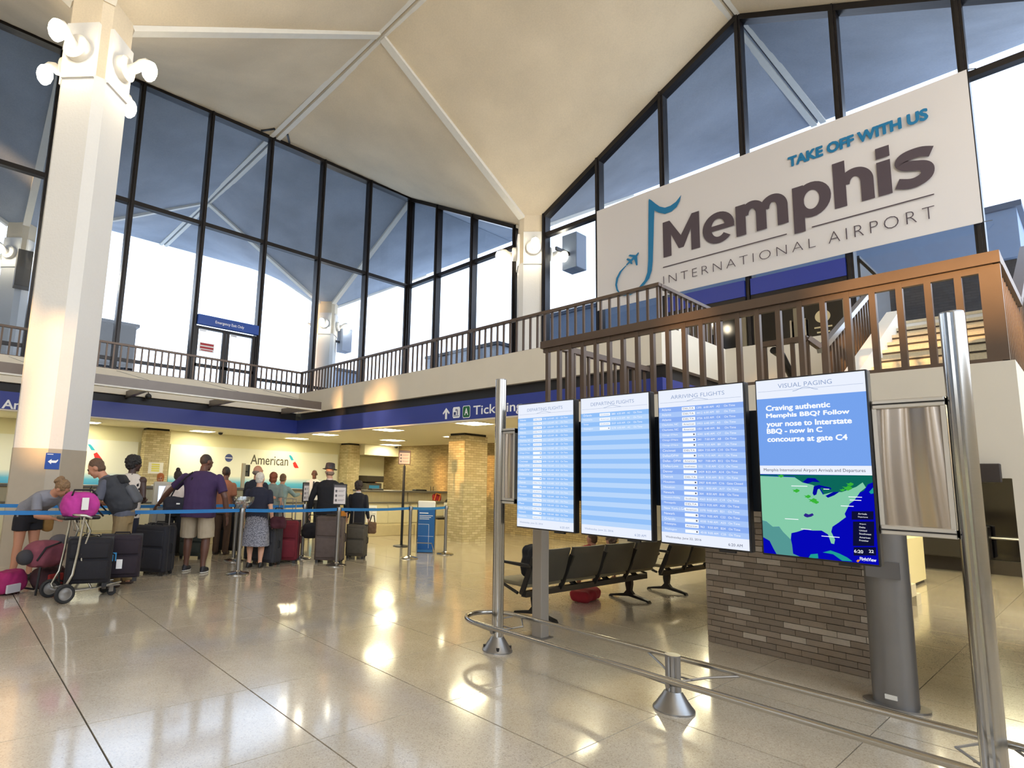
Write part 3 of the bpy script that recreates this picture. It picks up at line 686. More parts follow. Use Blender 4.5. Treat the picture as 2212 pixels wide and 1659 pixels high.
# ================================================================== DOORS UNDER THE BANNER
M_tan = mat('tan door frame', (120,108,84), 0.5)
for n_, (y0, y1) in enumerate(((2.98,4.68),(4.80,6.55))):
    d = thing('door_%d' % (n_+2), kind='structure')
    MB().box((XC-0.2,y0,5.66),(XC-0.1,y1,6.02)).build('blue_header', M_blue, d)
    MB().box((XC-0.18,y0,5.5),(XC-0.1,y1,5.66)).build('head', M_mul, d)
    ym = (y0+y1)/2
    for a, c in ((y0+0.02,ym-0.01),(ym+0.01,y1-0.02)):
        lf = MB().box((XC-0.16,a,ZF),(XC-0.1,a+0.08,5.48)).box((XC-0.16,c-0.08,ZF),(XC-0.1,c,5.48)).box((XC-0.16,a,5.38),(XC-0.1,c,5.48)).box((XC-0.16,a,ZF),(XC-0.1,c,ZF+0.25)).build('door_leaf', M_tan, d)
        MB().box((XC-0.14,a+0.08,ZF+0.25),(XC-0.12,c-0.08,5.38)).build('pane', mat('dark door glass', (16,13,12), 0.06, spec=0.6), lf)
        MB().box((XC-0.22,a+0.10 if a > ym else c-0.13,4.5),(XC-0.19,(a+0.13) if a > ym else c-0.10,4.95)).build('handle', M_steel, lf)
b = MB()
for k, (w_, z) in enumerate(((0.30,4.72),(0.22,4.62),(0.16,4.54),(0.62,4.42))): quad(b, FX(XC-0.14), -3.42-w_/2, z, -3.42+w_/2, z+0.03, 0.004)
b.lathe([(0.0,0),(0.13,0),(0.13,0.004),(0.0,0.004)], (XC-0.148,3.42,4.95), 24, 0, 0)
tag(b.build('door_emblem', mat('gold print', (190,172,130), 0.5)), 'gold seal and lines of print on the dark glass door', 'emblem')

# ================================================================== BANNER
XB = 12.86; FB = FX(XB)
def BZ(zx, zy): p = hit(1280+zx/2.3734, 100+zy/2.3734, 0, XB); return (-p.y, p.z)
b = MB(); N, K = 36, 10; ua, ub, va, vb = -8.40, -1.05, 6.07, 8.86
for i in range(N+1):
    for j in range(K+1):
        u, v = ua+(ub-ua)*i/N, va+(vb-va)*j/K
        w_ = 0.012*math.sin(u*1.9+v)+0.02*math.sin(PI*j/K)*math.sin(PI*i/N)
        b.v.append((XB+0.03-w_, -u, v))
k0 = len(b.v); b.v += [(x+0.006,y,z) for x,y,z in b.v]
for i in range(N):
    for j in range(K):
        a = i*(K+1)+j; b.f.append((a,a+1,a+K+2,a+K+1)); b.f.append((k0+a,k0+a+K+1,k0+a+K+2,k0+a+1)); b.m += [0,0]
M_ban = mat('banner vinyl', (210,204,200), 0.55)
bn = b.build('banner', M_ban, smooth=60); tag(bn, 'huge white vinyl airport banner hung across the glass above the stairs', 'banner')
M_btxt = mat('banner plum grey', (76,64,70), 0.6); M_bteal = mat('banner teal', (16,112,156), 0.6)
FBp = (Vector((XB-0.005,0,0)), Vector((0,-1,0)), Vector((0,0,1)), Vector((-1,0,0)))
def box_of(l0, l1, r0, r1):
    a, c, d, e = BZ(*l0), BZ(*l1), BZ(*r0), BZ(*r1); return min(a[0],c[0]), (a[1]+d[1])/2, max(d[0],e[0]), (c[1]+e[1])/2
b = MB(); put_text(b, 'TAKE OFF WITH US', FBp, *box_of((1010,612),(1003,565),(1712,385),(1715,327)), off=0.004, bold=0.01, fat=0.012); b.build('tagline', M_bteal, bn)
# heavy rounded lettering of the title, letter by letter
LAY = [0.004]
def nxt(): LAY[0] += 0.0007; return LAY[0]
def rect(b, u0, v0, u1, v1): quad(b, FBp, u0, v0, u1, v1, nxt())
def ringp(b, cu, cv, ro, ri, a0, a1, n=28, dc=(0,0)):
    k = len(b.v); o = nxt()
    for i in range(n+1):
        a = math.radians(a0+(a1-a0)*i/n); c_, s_ = math.cos(a), math.sin(a)
        for r_, e_ in ((ro,(0,0)),(ri,dc)): b.v.append(tuple(FBp[0]+FBp[1]*(cu+e_[0]+r_[0]*c_)+FBp[2]*(cv+e_[1]+r_[1]*s_)+FBp[3]*o))
    for i in range(n): b.f.append((k+2*i,k+2*i+1,k+2*i+3,k+2*i+2)); b.m.append(0)
def ribbon(b, pts, hw, o=0.005):
    P = []
    for i in range(len(pts)-1):
        p0, p1, p2, p3 = [Vector(pts[max(0,min(len(pts)-1,q))]) for q in (i-1,i,i+1,i+2)]
        for t_ in (0,0.25,0.5,0.75): P.append(0.5*((2*p1)+(p2-p0)*t_+(2*p0-5*p1+4*p2-p3)*t_*t_+(3*p1-p0-3*p2+p3)*t_**3))
    P.append(Vector(pts[-1])); k = len(b.v)
    for i, p in enumerate(P):
        d = (P[min(i+1,len(P)-1)]-P[max(i-1,0)]).normalized(); n_ = Vector((-d.y,d.x))
        for s_ in (-1,1): q = p+n_*hw*s_; b.v.append(tuple(FBp[0]+FBp[1]*q.x+FBp[2]*q.y+FBp[3]*o))
    for i in range(len(P)-1): b.f.append((k+2*i,k+2*i+1,k+2*i+3,k+2*i+2)); b.m.append(0)
BZ0, XH, CAP = 7.0, 7.70, 7.89
def done(b): LAY[0] = 0.004; b.build('title_letter', M_btxt, bn)
a, c = -6.54, -5.665; m0 = (a+c)/2
b = MB(); flat(b, FBp, [(a,BZ0),(a,CAP),(a+0.17,CAP),(m0,7.44),(c-0.17,CAP),(c,CAP),(c,BZ0),(c-0.2,BZ0),(c-0.2,7.53),(m0+0.06,7.13),(m0-0.06,7.13),(a+0.2,7.53),(a+0.2,BZ0)], 0.005); done(b)
b = MB(); ringp(b, -5.253, 7.345, (0.345,0.368), (0.15,0.215), 2, 318); rect(b, -5.45, 7.285, -4.912, 7.405); done(b)
def arch(b, u0, u1, top):     # from the stem right edge u0 to the outer right edge u1
    t_ = 0.2; cu_ = (u0-t_+u1)/2+0.03; ringp(b, cu_, 7.40, (u1-cu_,top-7.40), (u1-t_-cu_,top-7.40-0.17), 0, 172, dc=(0.0,0)); rect(b, u1-t_, BZ0, u1, 7.401)
a = -4.875; b = MB(); rect(b, a, BZ0, a+0.2, XH); arch(b, a+0.2, a+0.607, 7.72); arch(b, a+0.607, a+1.015, 7.72); done(b)
a = -3.77; b = MB(); rect(b, a, 6.715, a+0.2, XH); ringp(b, -3.438, 7.345, (0.332,0.37), (0.135,0.2), 0, 360); done(b)
a = -3.06; b = MB(); rect(b, a, BZ0, a+0.2, 7.935); arch(b, a+0.2, -2.43, 7.72); done(b)
a = -2.375; b = MB(); rect(b, a, BZ0, a+0.205, 7.67); rect(b, a, 7.735, a+0.205, 7.95); done(b)
a = -2.125; b = MB(); ribbon(b, [(a+x, BZ0+y) for x, y in ((0.53,0.565),(0.40,0.618),(0.27,0.625),(0.15,0.595),(0.105,0.515),(0.16,0.44),(0.28,0.395),(0.41,0.345),(0.46,0.265),(0.435,0.155),(0.32,0.085),(0.19,0.08),(0.03,0.14))], 0.093); done(b)
for txt, q in (('INTERNATIONAL',((365,1218),(363,1175),(1142,1032),(1142,985))),('AIRPORT',((1212,1012),(1212,955),(1752,882),(1752,815)))):
    b = MB(); put_text(b, txt, FBp, *box_of(*q), off=0.005, bold=-0.02, space=1.35); tag(b.build('subtitle', M_btxt, bn), kind='stuff')
b = MB()
for p, q in (((362,1133),(997,965)),((1125,927),(1752,760))):
    a, c = BZ(*p), BZ(*q); z = (a[1]+c[1])/2; quad(b, FBp, a[0], z-0.012, c[0], z+0.012, 0.005)
b.build('rule_lines', M_btxt, bn)
def poly_px(b, pts, off=0.005): flat(b, FBp, [BZ(*p) for p in pts], off)
b = MB()
poly_px(b, [(288,795),(290,783),(303,790),(322,806),(345,822),(372,828),(400,818),(428,798),(456,762),(448,795),(432,825),(405,848),(372,860),(340,853),(318,842),(316,900),(313,1000),(310,1100),(305,1150),(292,1190),(268,1222),(235,1252),(195,1276),(160,1281),(140,1272),(165,1274),(200,1262),(238,1236),(268,1200),(282,1160),(286,1100),(287,950)])
poly_px(b, [(140,1272),(124,1252),(117,1225),(122,1190),(140,1155),(170,1125),(178,1122),(150,1156),(134,1190),(127,1222),(131,1246),(143,1266)])
poly_px(b, [(172,1120),(188,1104),(174,1094),(180,1087),(198,1093),(208,1082),(184,1076),(192,1068),(222,1071),(236,1056),(239,1060),(230,1078),(232,1122),(224,1124),(214,1092),(203,1102),(206,1117),(198,1117),(192,1110),(178,1124)])
b.build('note_emblem', M_bteal, bn)
for u, v in ((ua,vb),(ub,vb),(ua,va),(ub,va)):
    part('tie', MB().tube([(XB+0.03,-u,v),(XC-0.1,-u+0.1*(1 if u == ua else -1),v+0.05)], 0.008, 6), M_dark, bn)
# ================================================================== FLIGHT INFORMATION STAND
XP = 4.05
def sign_post(y, label):
    t = thing('sign_post', (XP,y,0), 0, label, 'post', 'aluminium sign posts')
    prof = []
    for k in range(28):
        a = 2*PI*k/28; r = 0.052 if (k % 7) else 0.045; prof.append((r*math.cos(a), r*math.sin(a)))
    prism_z(MB(), prof, 0.0, 2.47).build('pole', M_steel, t, smooth=40)
    MB().lathe([(0.0,2.47),(0.05,2.47),(0.05,2.478),(0.0,2.482)]).build('cap', M_alu, t)
    f = MB().lathe([(0.0,0.0),(0.135,0.0),(0.135,0.012),(0.115,0.035),(0.075,0.095),(0.056,0.125),(0.0,0.125)]).build('base_cone', M_alu, t, smooth=35)
    for k in range(4):
        a = PI/4+k*PI/2; MB().lathe([(0.0,0.0),(0.014,0.0),(0.014,0.03),(0.0,0.03)], (0.112*math.cos(a),0.112*math.sin(a),0.02), 8).build('bolt', M_dark, f)
    return t
sign_post(3.70, 'tall aluminium post at the left end of the flight screens')
sign_post(0.485, 'tall aluminium post at the right end of the flight screens')
rp_ = thing('floor_rail_post', (XP,2.07,0), 0, 'short grooved aluminium post in the middle of the floor rail', 'post')
pr = []
for k in range(32): a = 2*PI*k/32; r = 0.05 if (k % 4) else 0.043; pr.append((r*math.cos(a), r*math.sin(a)))
prism_z(MB(), pr, 0.0, 0.35).build('pole', M_alu, rp_, smooth=40)
MB().lathe([(0.0,0.35),(0.052,0.35),(0.052,0.36),(0.0,0.362)]).build('cap', M_alu, rp_)
MB().lathe([(0.0,0.0),(0.135,0.0),(0.135,0.012),(0.115,0.035),(0.075,0.095),(0.056,0.125),(0.0,0.125)]).build('base_cone', M_alu, rp_, smooth=35)
# bent tube rail running round the posts
rl = thing('floor_rail', (XP,2.07,0.27), 0, 'low bent steel tube rail looping around the foot of the flight screens', 'rail')
pts = []
for k in range(17): a = PI/2*0+PI*k/16; pts.append((XP+0.275*math.cos(a), 3.71+0.275*math.sin(a), 0.27))
for k in range(17): a = PI+PI*k/16; pts.append((XP+0.275*math.cos(a), 0.42+0.275*math.sin(a), 0.27))
part('tube', MB().tube(pts, 0.021, 12, closed=True), M_steel, rl, smooth=60)
for y, sgn in ((2.07,1),(3.70,1),(0.485,-1)):
    for s_ in (-1, 1):
        b = MB().tube([(XP+s_*0.05,y,0.17),(XP+s_*0.16,y+0.16,0.22),(XP+s_*0.27,y+0.33*sgn if y == 2.07 else y+0.05,0.255)], 0.008, 6)
        b.tube([(XP+s_*0.05,y,0.17),(XP+s_*0.16,y-0.16,0.22),(XP+s_*0.27,(y-0.33) if y == 2.07 else y-0.05,0.255)], 0.008, 6)
        b.tube([(XP+s_*0.10,y+0.09,0.195),(XP+s_*0.10,y-0.09,0.195)], 0.006, 6)
        part('brace', b, M_alu, rl)
        part('clamp', MB().lathe([(0.0,-0.02),(0.018,-0.02),(0.018,0.02),(0.0,0.02)], (XP+s_*0.062,y,0.17), 8, 0, 0), M_alu, rl)
# swirl-finished panels beside the screens
def swirl():
    m = mat('swirled steel', (186,176,166), 0.22, metal=1.0)
    n = m.node_tree.nodes; l = m.node_tree.links; b = n['Principled BSDF']
    t = n.new('ShaderNodeTexCoord'); w = n.new('ShaderNodeTexWave'); mp = n.new('ShaderNodeMapping'); mp.inputs['Scale'].default_value = (1,2.2,0.5)
    w.inputs['Scale'].default_value = 0.8; w.inputs['Distortion'].default_value = 3.5; w.inputs['Detail'].default_value = 0.6; w.bands_direction = 'Y'
    bp = n.new('ShaderNodeBump'); bp.inputs['Strength'].default_value = 0.55; bp.inputs['Distance'].default_value = 0.06
    l.new(t.outputs['Object'], mp.inputs[0]); l.new(mp.outputs[0], w.inputs[0]); l.new(w.outputs['Fac'], bp.inputs['Height']); l.new(bp.outputs[0], b.inputs['Normal'])
    return m
M_swirl = swirl()
def steel_panel(y0, y1, z0, z1, label):
    t = thing('steel_panel', (XP,(y0+y1)/2,z0), 0, label, 'panel', 'steel side panels')
    part('sheet', MB().box((XP-0.012,y0+0.02,z0+0.05), (XP+0.0,y1-0.02,z1-0.05)), M_swirl, t)
    for a, c in ((z0,z0+0.05),(z1-0.05,z1)):
        part('frame_rail', MB().rbox((XP-0.03,y0,a), (XP+0.03,y1,c), 0.006), M_frame, t)
        zm = (a+c)/2; part('frame_lip', MB().box((XP-0.036,y0,zm-0.004), (XP-0.028,y1,zm+0.004)), M_dark, t)
    for a, c in ((y0,y0+0.02),(y1-0.02,y1)): part('frame_stile', MB().box((XP-0.025,a,z0), (XP+0.025,c,z1)), M_frame, t)
steel_panel(3.50,3.645,1.31,2.0, 'narrow brushed steel panel between the left post and the first screen')
steel_panel(0.54,0.852,1.29,2.03, 'wide swirl brushed steel panel right of the map screen')
mf = tag(MB().box((0,0,0),(0.07,2.58,0.66)).build('mount_frame', mat('mount navy', (26,34,48), 0.45)), 'dark mounting frame behind the flight screens', 'frame'); mf.location = (4.12,0.87,1.37)
for a in (0.05,0.55): MB().box((0.07,1.2,a),(0.1,2.56,a+0.06)).build('frame_beam', M_alu, mf)
for y_, z_ in ((0.9,0.0),):
    MB().box((0.02,0.0,0.0),(0.05,0.03,0.66)).build('frame_beam', M_alu, mf)
sp = tag(MB().rbox((-0.06,-0.06,0.0),(0.06,0.06,2.03),0.01).build('support_post', mat('grey post', (150,142,132), 0.5)), 'square grey post standing behind the leftmost flight screen', 'post'); sp.location = (4.76,3.78,0)
MB().box((-0.09,-0.09,0.0),(0.09,0.09,0.01)).build('foot_plate', M_alu, sp)
py = thing('pylon', (5.50,1.15,0), 0, 'broad silver oval pylon with foot plate behind the map screen', 'pylon')
el = [(0.10*math.cos(2*PI*k/32), 0.135*math.sin(2*PI*k/32)) for k in range(32)]
prism_z(MB(), el, 0.012, 1.6).build('body', mat('pylon metal', (132,130,130), 0.36, metal=0.7, var=0.03), py, smooth=40)
prism_z(MB(), [(x*1.5,y*1.45) for x,y in el], 0.0, 0.014).build('foot_plate', M_alu, py)
MB().box((-0.112,-0.10,0.90),(-0.094,0.10,1.02)).build('name_plate', mat('plate grey', (116,114,114), 0.45, metal=0.4), py)
MB().box((-0.108,-0.03,0.06),(-0.094,0.04,0.09)).build('sticker', M_white, py)

# ---- the four screens (front at x = 4.0, each 0.61 x 1.10 m)
XS = 4.0
def E(nm, c, k=1.0): return glow('screen '+nm, c, k*0.78)
M_s0 = E('pale', (236,242,255), 0.95); M_s1 = E('blue row', (148,194,250), 0.95); M_s2 = E('light row', (186,216,253), 0.95); M_st = E('title', (150,172,214), 0.8); M_sw = E('white', (244,248,255), 1.0)
M_sd = E('dark print', (86,96,128), 0.7); M_s1b = E('violet row', (140,176,244), 0.95); M_s2b = E('light violet row', (170,200,250), 0.95)
def screen(y0, y1, label):
    t = thing('display_screen', (XS,(y0+y1)/2,1.11), 0, label, 'screen', 'flight information screens')
    part('case', MB().rbox((XS+0.001,y0,1.11), (XS+0.07,y1,2.212), 0.008), M_dark, t)
    part('sensor', MB().box((XS+0.005,(y0+y1)/2-0.2,1.096), (XS+0.03,(y0+y1)/2-0.1,1.112)), M_dark, t)
    return t
SCR = [(3.449,2.834),(2.778,2.168),(2.110,1.511),(1.449,0.856)]
mount = [(0.50,0.47),(0.56,0.5)]
dep = [('Atlanta','DELTA'),('Atlanta','DELTA'),('Atlanta','DELTA'),('Atlanta','DELTA'),('Atlanta','DELTA'),('Charlotte, NC','American'),('Charlotte, NC','American'),('Charlotte, NC','American'),("Chicago O'Hare",'U'),("Chicago O'Hare",'U'),('Cincinnati','DELTA'),('Dallas/DFW','American'),('Dallas/DFW','American'),('Dallas-Love','Southwest'),('Denver','U'),('Detroit','DELTA'),('Houston','U'),('Houston-Hobby','Southwest'),('Minneapolis','DELTA'),('Los Angeles','DELTA'),('Miami','American'),('New York-LGA','DELTA'),('Newark','U'),('Philadelphia','American')]
arr = [('Atlanta','DELTA'),('Atlanta','DELTA'),('Atlanta','DELTA'),('Charlotte, NC','American'),('Charlotte, NC','American'),("Chicago O'Hare",'U'),("Chicago O'Hare",'U'),("Chicago O'Hare",'U'),('Cincinnati','DELTA'),('Dallas/DFW','U'),('Dallas - DFW','American'),('Dallas-Love','Southwest'),('Denver','U'),('Detroit','DELTA'),('Houston','U'),('Houston','U'),('Newark','U'),('Houston-Hobby','Southwest'),('Minneapolis','DELTA'),('New York-LGA','American'),('Newark','U'),('Orlando','U'),('Philadelphia','American'),('Washington','U')]
sha = [('Orlando','Southwest'),('Philadelphia','American'),('Tampa','Southwest'),('Washington','U')]
def board(idx, title, rows, nrow, label, hue=0):
    y0, y1 = SCR[idx]; t = screen(y0, y1, label); g = 0.010
    u0, u1 = -y0+g, -y1-g; va, vb = 1.11+0.012, 2.212-0.010; fr = FX(XS); Wd, Hd = u1-u0, vb-va
    def U(f): return u0+f*Wd
    def V(f): return va+f*Hd
    b = MB(); quad(b, fr, u0, va, u1, V(0.066), 0.002, 0); quad(b, fr, u0, V(0.885), u1, vb, 0.002, 0)
    rh = (0.885-0.066)/nrow
    for k in range(nrow):
        quad(b, fr, u0, V(0.885-(k+1)*rh), u1, V(0.885-k*rh), 0.002, 1+(k % 2))
    part('picture', b, [M_s0, M_s1b if hue else M_s1, M_s2b if hue else M_s2], t)
    b = MB(); put_text(b, title, fr, U(0.18 if idx == 0 else 0.16), V(0.938), U(0.80 if idx else 0.82), V(0.963), off=0.0032, bold=-0.005)
    quad(b, fr, U(0.02), V(0.915), U(0.98), V(0.9165), 0.003)
    for k in range(9):       # small hill line under the title
        a, c = U(0.36+k*0.028), U(0.36+(k+1)*0.028); h0, h1 = (math.sin(PI*k/9)**2*0.014, math.sin(PI*(k+1)/9)**2*0.014)
        flat(b, fr, [(a,V(0.917+h0)),(c,V(0.917+h1)),(c,V(0.9195+h1)),(a,V(0.9195+h0))], 0.0033)
    part('title', b, M_st, t)
    lg = MB(); tx = MB(); dk = MB(); n = len(rows); ln = rh*0.62
    for k, (c_, air) in enumerate(rows):
        z0_, z1_ = V(0.885-(k+1)*rh+rh*0.2), V(0.885-k*rh-rh*0.2)
        quad(lg, fr, U(0.295), z0_, U(0.455), z1_, 0.003)
        hh = (z1_-z0_)
        put_text(tx, c_, fr, U(0.04), z0_+hh*0.2, None, None, h=hh*0.75, off=0.0035)
        put_text(tx, '%d' % random.randint(210,5990), fr, U(0.475), z0_+hh*0.2, None, None, h=hh*0.62, off=0.0035)
        put_text(tx, '%d:%02d AM' % (6+k//6, random.randint(0,11)*5), fr, U(0.56), z0_+hh*0.2, None, None, h=hh*0.62, off=0.0035)
        put_text(tx, 'ABC'[k % 3]+str(2+k % 30), fr, U(0.705), z0_+hh*0.2, None, None, h=hh*0.62, off=0.0035)
        put_text(tx, 'Gate Closed' if (idx == 2 and k == 14) else 'On Time', fr, U(0.79), z0_+hh*0.2, None, None, h=hh*0.62, off=0.0035)
        if air == 'U': quad(dk, fr, U(0.425), z0_+hh*0.3, U(0.443), z1_-hh*0.25, 0.0035)
        else: put_text(dk, air, fr, U(0.31), z0_+hh*0.25, U(0.44), z1_-hh*0.25, off=0.0035)
    if rows: tag(part('flight_rows', tx, M_sw, t), kind='stuff'); tag(part('airline_logos', lg, M_sw, t), kind='stuff'); tag(part('logo_print', dk, M_st if idx < 2 else M_sd, t), kind='stuff')
    b = MB(); put_text(b, 'Wednesday, June 22, 2016', fr, U(0.05), V(0.026), U(0.48), V(0.043), off=0.0032); put_text(b, '6:20 AM', fr, U(0.78), V(0.018), U(0.93), V(0.034), off=0.0032)
    part('footer', b, M_sd if idx == 2 else M_st, t)
    return t
board(0, 'DEPARTING FLIGHTS', dep, 24, 'leftmost flight screen listing departing flights')
board(1, 'DEPARTING FLIGHTS', sha, 24, 'mostly empty departing flights screen, second from left')
board(2, 'ARRIVING FLIGHTS', arr, 24, 'arriving flights screen, third from left', 1)
# map screen
y0, y1 = SCR[3]; t4 = screen(y0, y1, 'visual paging screen with barbecue message and weather map'); fr = FX(XS)
def S4(x, y): p = hit(1600+x/3.6062, 780+y/3.6062, 0, XS-0.003); return (-p.y, p.z)
u0, u1 = -y0+0.010, -y1-0.010
vt, vm1, vm2, vh, vb = 1.122, S4(590,885)[1], S4(590,815)[1], S4(580,265)[1], 2.202
b = MB(); quad(b, fr, u0, vm1, u1, vm2, 0.002, 0); quad(b, fr, u0, vh, u1, vb, 0.002, 0); quad(b, fr, u0, vm2, u1, vh, 0.002, 1); quad(b, fr, u0, vt, u1, vm1, 0.002, 2)
part('picture', b, [M_s0, E('message blue', (122,168,244), 0.9), E('ocean', (6,8,196), 0.8)], t4)
um = (u0+u1)/2; Wd = u1-u0
b = MB(); put_text(b, 'VISUAL PAGING', fr, u0+0.22*Wd, S4(540,190)[1], u0+0.72*Wd, S4(540,155)[1], off=0.0032, bold=-0.004)
zl = S4(560,208)[1]; quad(b, fr, u0+0.01, zl, u1-0.01, zl+0.0015, 0.003)
for k in range(9):
    a, c = u0+Wd*(0.36+k*0.026), u0+Wd*(0.36+(k+1)*0.026); h0, h1 = (math.sin(PI*k/9)**2*0.02, math.sin(PI*(k+1)/9)**2*0.02)
    flat(b, fr, [(a,zl-0.012+h0),(c,zl-0.012+h1),(c,zl-0.009+h1),(a,zl-0.009+h0)], 0.0033)
part('title', b, M_st, t4)
b = MB()
for txt, l, r in (('Craving authentic',(200,390),(697,362)),('Memphis BBQ? Follow',(203,452),(848,420)),('your nose to Interstate',(206,515),(866,486)),('BBQ - now in C',(208,572),(636,558)),('concourse at gate C4',(212,632),(832,616))):
    a, c = S4(*l), S4(*r); put_text(b, txt, fr, a[0], (a[1]+c[1])/2-(0.008 if 'y' in txt or 'g' in txt else 0), c[0], (a[1]+c[1])/2+0.034, off=0.0032, bold=0.0, fat=0.0016); part('message_line', b, M_sw, t4); b = MB()
b = MB(); put_text(b, 'Memphis International Airport Arrivals and Departures', fr, u0+0.04*Wd, vm1+0.012, u1-0.05*Wd, vm1+0.036, off=0.0032); part('map_caption', b, E('caption', (60,66,84), 0.7), t4)
def mp(b, pts, off, mi=0): flat(b, fr, [(max(u0, min(u1, p[0])), max(vt, min(vm1, p[1]))) for p in (S4(*q) for q in pts)], off, mi)
b = MB()
mp(b, [(150,885),(1040,885),(1042,945),(990,960),(960,1010),(915,1030),(880,1010),(800,1020),(735,1060),(660,1060),(620,990),(480,960),(420,900),(300,895),(150,895)], 0.0024, 0)
mp(b, [(150,895),(420,905),(480,945),(560,965),(610,990),(640,1040),(720,1020),(790,1020),(900,980),(950,945),(975,985),(930,1020),(910,1050),(880,1090),(850,1110),(830,1150),(810,1190),(820,1215),(760,1260),(715,1290),(705,1330),(735,1390),(728,1425),(705,1420),(680,1350),(630,1320),(560,1320),(500,1310),(440,1330),(395,1340),(390,1390),(330,1330),(300,1290),(250,1290),(200,1250),(160,1240)], 0.0028, 1)
mp(b, [(162,1240),(200,1252),(250,1290),(300,1292),(340,1340),(390,1385),(400,1430),(408,1500),(460,1535),(280,1515),(255,1460),(225,1400),(190,1380),(165,1370)], 0.0026, 2)
mp(b, [(530,1535),(545,1505),(600,1500),(605,1535),(580,1545)], 0.0028, 3); mp(b, [(640,1490),(700,1475),(770,1500),(830,1530),(870,1560),(790,1555),(720,1505)], 0.0028, 3)
mp(b, [(480,945),(520,910),(580,912),(620,945),(560,940),(520,955)], 0.0032, 4); mp(b, [(560,1030),(570,975),(610,965),(700,985),(710,1000),(630,985),(600,1000),(590,1040),(570,1048)], 0.0032, 4); mp(b, [(660,1050),(720,1020),(770,1018),(730,1045),(680,1065)], 0.0032, 4)
mp(b, [(1000,1020),(1042,985),(1042,1030),(1015,1035)], 0.0028, 3)
for c, r in (((430,1010),26),((520,1055),24),((560,1085),30),((585,1100),22),((830,990),34),((850,960),26),((790,1005),18),((310,895),22)):
    mp(b, [(c[0]+r*(1+0.5*math.sin(k*2.3))*math.cos(k*PI/5), c[1]+0.45*r*(1+0.4*math.cos(k*3.1))*math.sin(k*PI/5)) for k in range(10)], 0.0036, 5)
part('weather_map', b, [E('canada', (14,112,98), 0.8), E('land', (140,214,178), 0.85), E('mexico', (92,164,160), 0.8), E('islands', (34,170,160), 0.8), E('lakes', (4,10,170), 0.8), E('radar', (60,190,60), 0.85)], t4)
b = MB()
for q in (((865,1170),(1035,1235)),((875,1250),(1040,1440)),((880,1450),(1055,1515))): mp(b, [q[0],(q[1][0],q[0][1]),q[1],(q[0][0],q[1][1])], 0.0036)
part('legend', b, E('legend', (16,18,60), 0.8), t4)
b = MB(); c_ = S4(885,1492); put_text(b, '6:20', fr, c_[0], c_[1], None, None, h=0.018, off=0.0042, bold=0.01); c_ = S4(1000,1492); put_text(b, '22', fr, c_[0], c_[1], None, None, h=0.016, off=0.0042, bold=0.01)
a, c = S4(930,1560), S4(1058,1565); put_text(b, 'FlightView', fr, a[0], a[1], c[0], a[1]+0.024, off=0.0042, bold=0.02)
for txt, q in (('Arrivals',(915,1195)),('Departures',(915,1220)),('Airport',(925,1275)),('Delta',(925,1300)),('United',(925,1325)),('Southwest',(925,1350)),('American',(925,1378)),('Frontier',(925,1402))):
    a = S4(*q); put_text(b, txt, fr, a[0], a[1], None, None, h=0.009, off=0.0042)
for q in ((395,975,520),(645,1000,690),(840,1060,945),(780,1130,880),(630,1365,770),(470,1310,550),(345,1230,450),(850,1085,940)):
    a, c = S4(q[0],q[1]), S4(q[2],q[1]); quad(b, fr, a[0], a[1], c[0], a[1]+0.004, 0.004)
tag(part('map_print', b, M_sw, t4), kind='stuff')
b = MB(); mp(b, [(490,1200),(505,1185),(530,1195),(560,1185),(570,1200),(550,1212),(520,1218),(500,1212)], 0.004); part('plane_marks', b, E('plane marks', (50,40,150), 0.8), t4)
b = MB(); mp(b, [(900,1558),(915,1545),(930,1552),(915,1568)], 0.0042); part('logo_mark', b, E('logo orange', (240,150,40), 0.9), t4)

# ================================================================== BAND SIGNS
def lamp_strip(): pass
tk = thing('ticketing_sign', (7.8,8.0,2.7), 0, 'white arrow, luggage icon and green A Ticketing lettering on the blue band', 'sign')
fr = FX(7.8); M_wp = mat('white print', (240,242,245), 0.5)
def T7(x, y): p = hit(600+x/3.16, 400+y/3.16, 0, 7.8); return (-p.y, p.z)
a0 = T7(1125,1575); b = MB(); ux = (T7(1125,1575)[0]+T7(1175,1575)[0])/2
flat(b, fr, [(ux-0.03,2.735),(ux+0.03,2.735),(ux+0.03,2.88),(ux+0.085,2.83),(ux+0.105,2.86),(ux,2.965),(ux-0.105,2.86),(ux-0.085,2.83),(ux-0.03,2.88)], 0.004); part('arrow', b, M_wp, tk)
ul, ur = T7(1195,1560)[0], T7(1245,1560)[0]; b = MB(); cu = (ul+ur)/2; hw = (ur-ul)/2
flat(b, fr, [(cu+hw*sx_, 2.85+0.11*sy_) for sx_, sy_ in ((-1,-.7),(-.8,-1),(.8,-1),(1,-.7),(1,.7),(.8,1),(-.8,1),(-1,.7))], 0.004); icon = part('luggage_icon', b, M_wp, tk)
b = MB(); quad(b, fr, cu-hw*0.7, 2.80, cu-hw*0.1, 2.86, 0.006); quad(b, fr, cu+hw*0.2, 2.80, cu+hw*0.4, 2.91, 0.006); quad(b, fr, cu-hw*0.8, 2.775, cu+hw*0.7, 2.788, 0.006); quad(b, fr, cu-hw*0.2, 2.88, cu+hw*0.1, 2.92, 0.006); part('icon_print', b, mat('navy print', (40,56,110), 0.5), icon)
ul, ur = T7(1265,1560)[0], T7(1312,1560)[0]; b = MB(); cu = (ul+ur)/2; hw = (ur-ul)/2
flat(b, fr, [(cu+hw*1.12*sx_, 2.845+0.122*sy_) for sx_, sy_ in ((-1,-.7),(-.8,-1),(.8,-1),(1,-.7),(1,.7),(.8,1),(-.8,1),(-1,.7))], 0.004); ga = part('gate_plate', b, M_wp, tk)
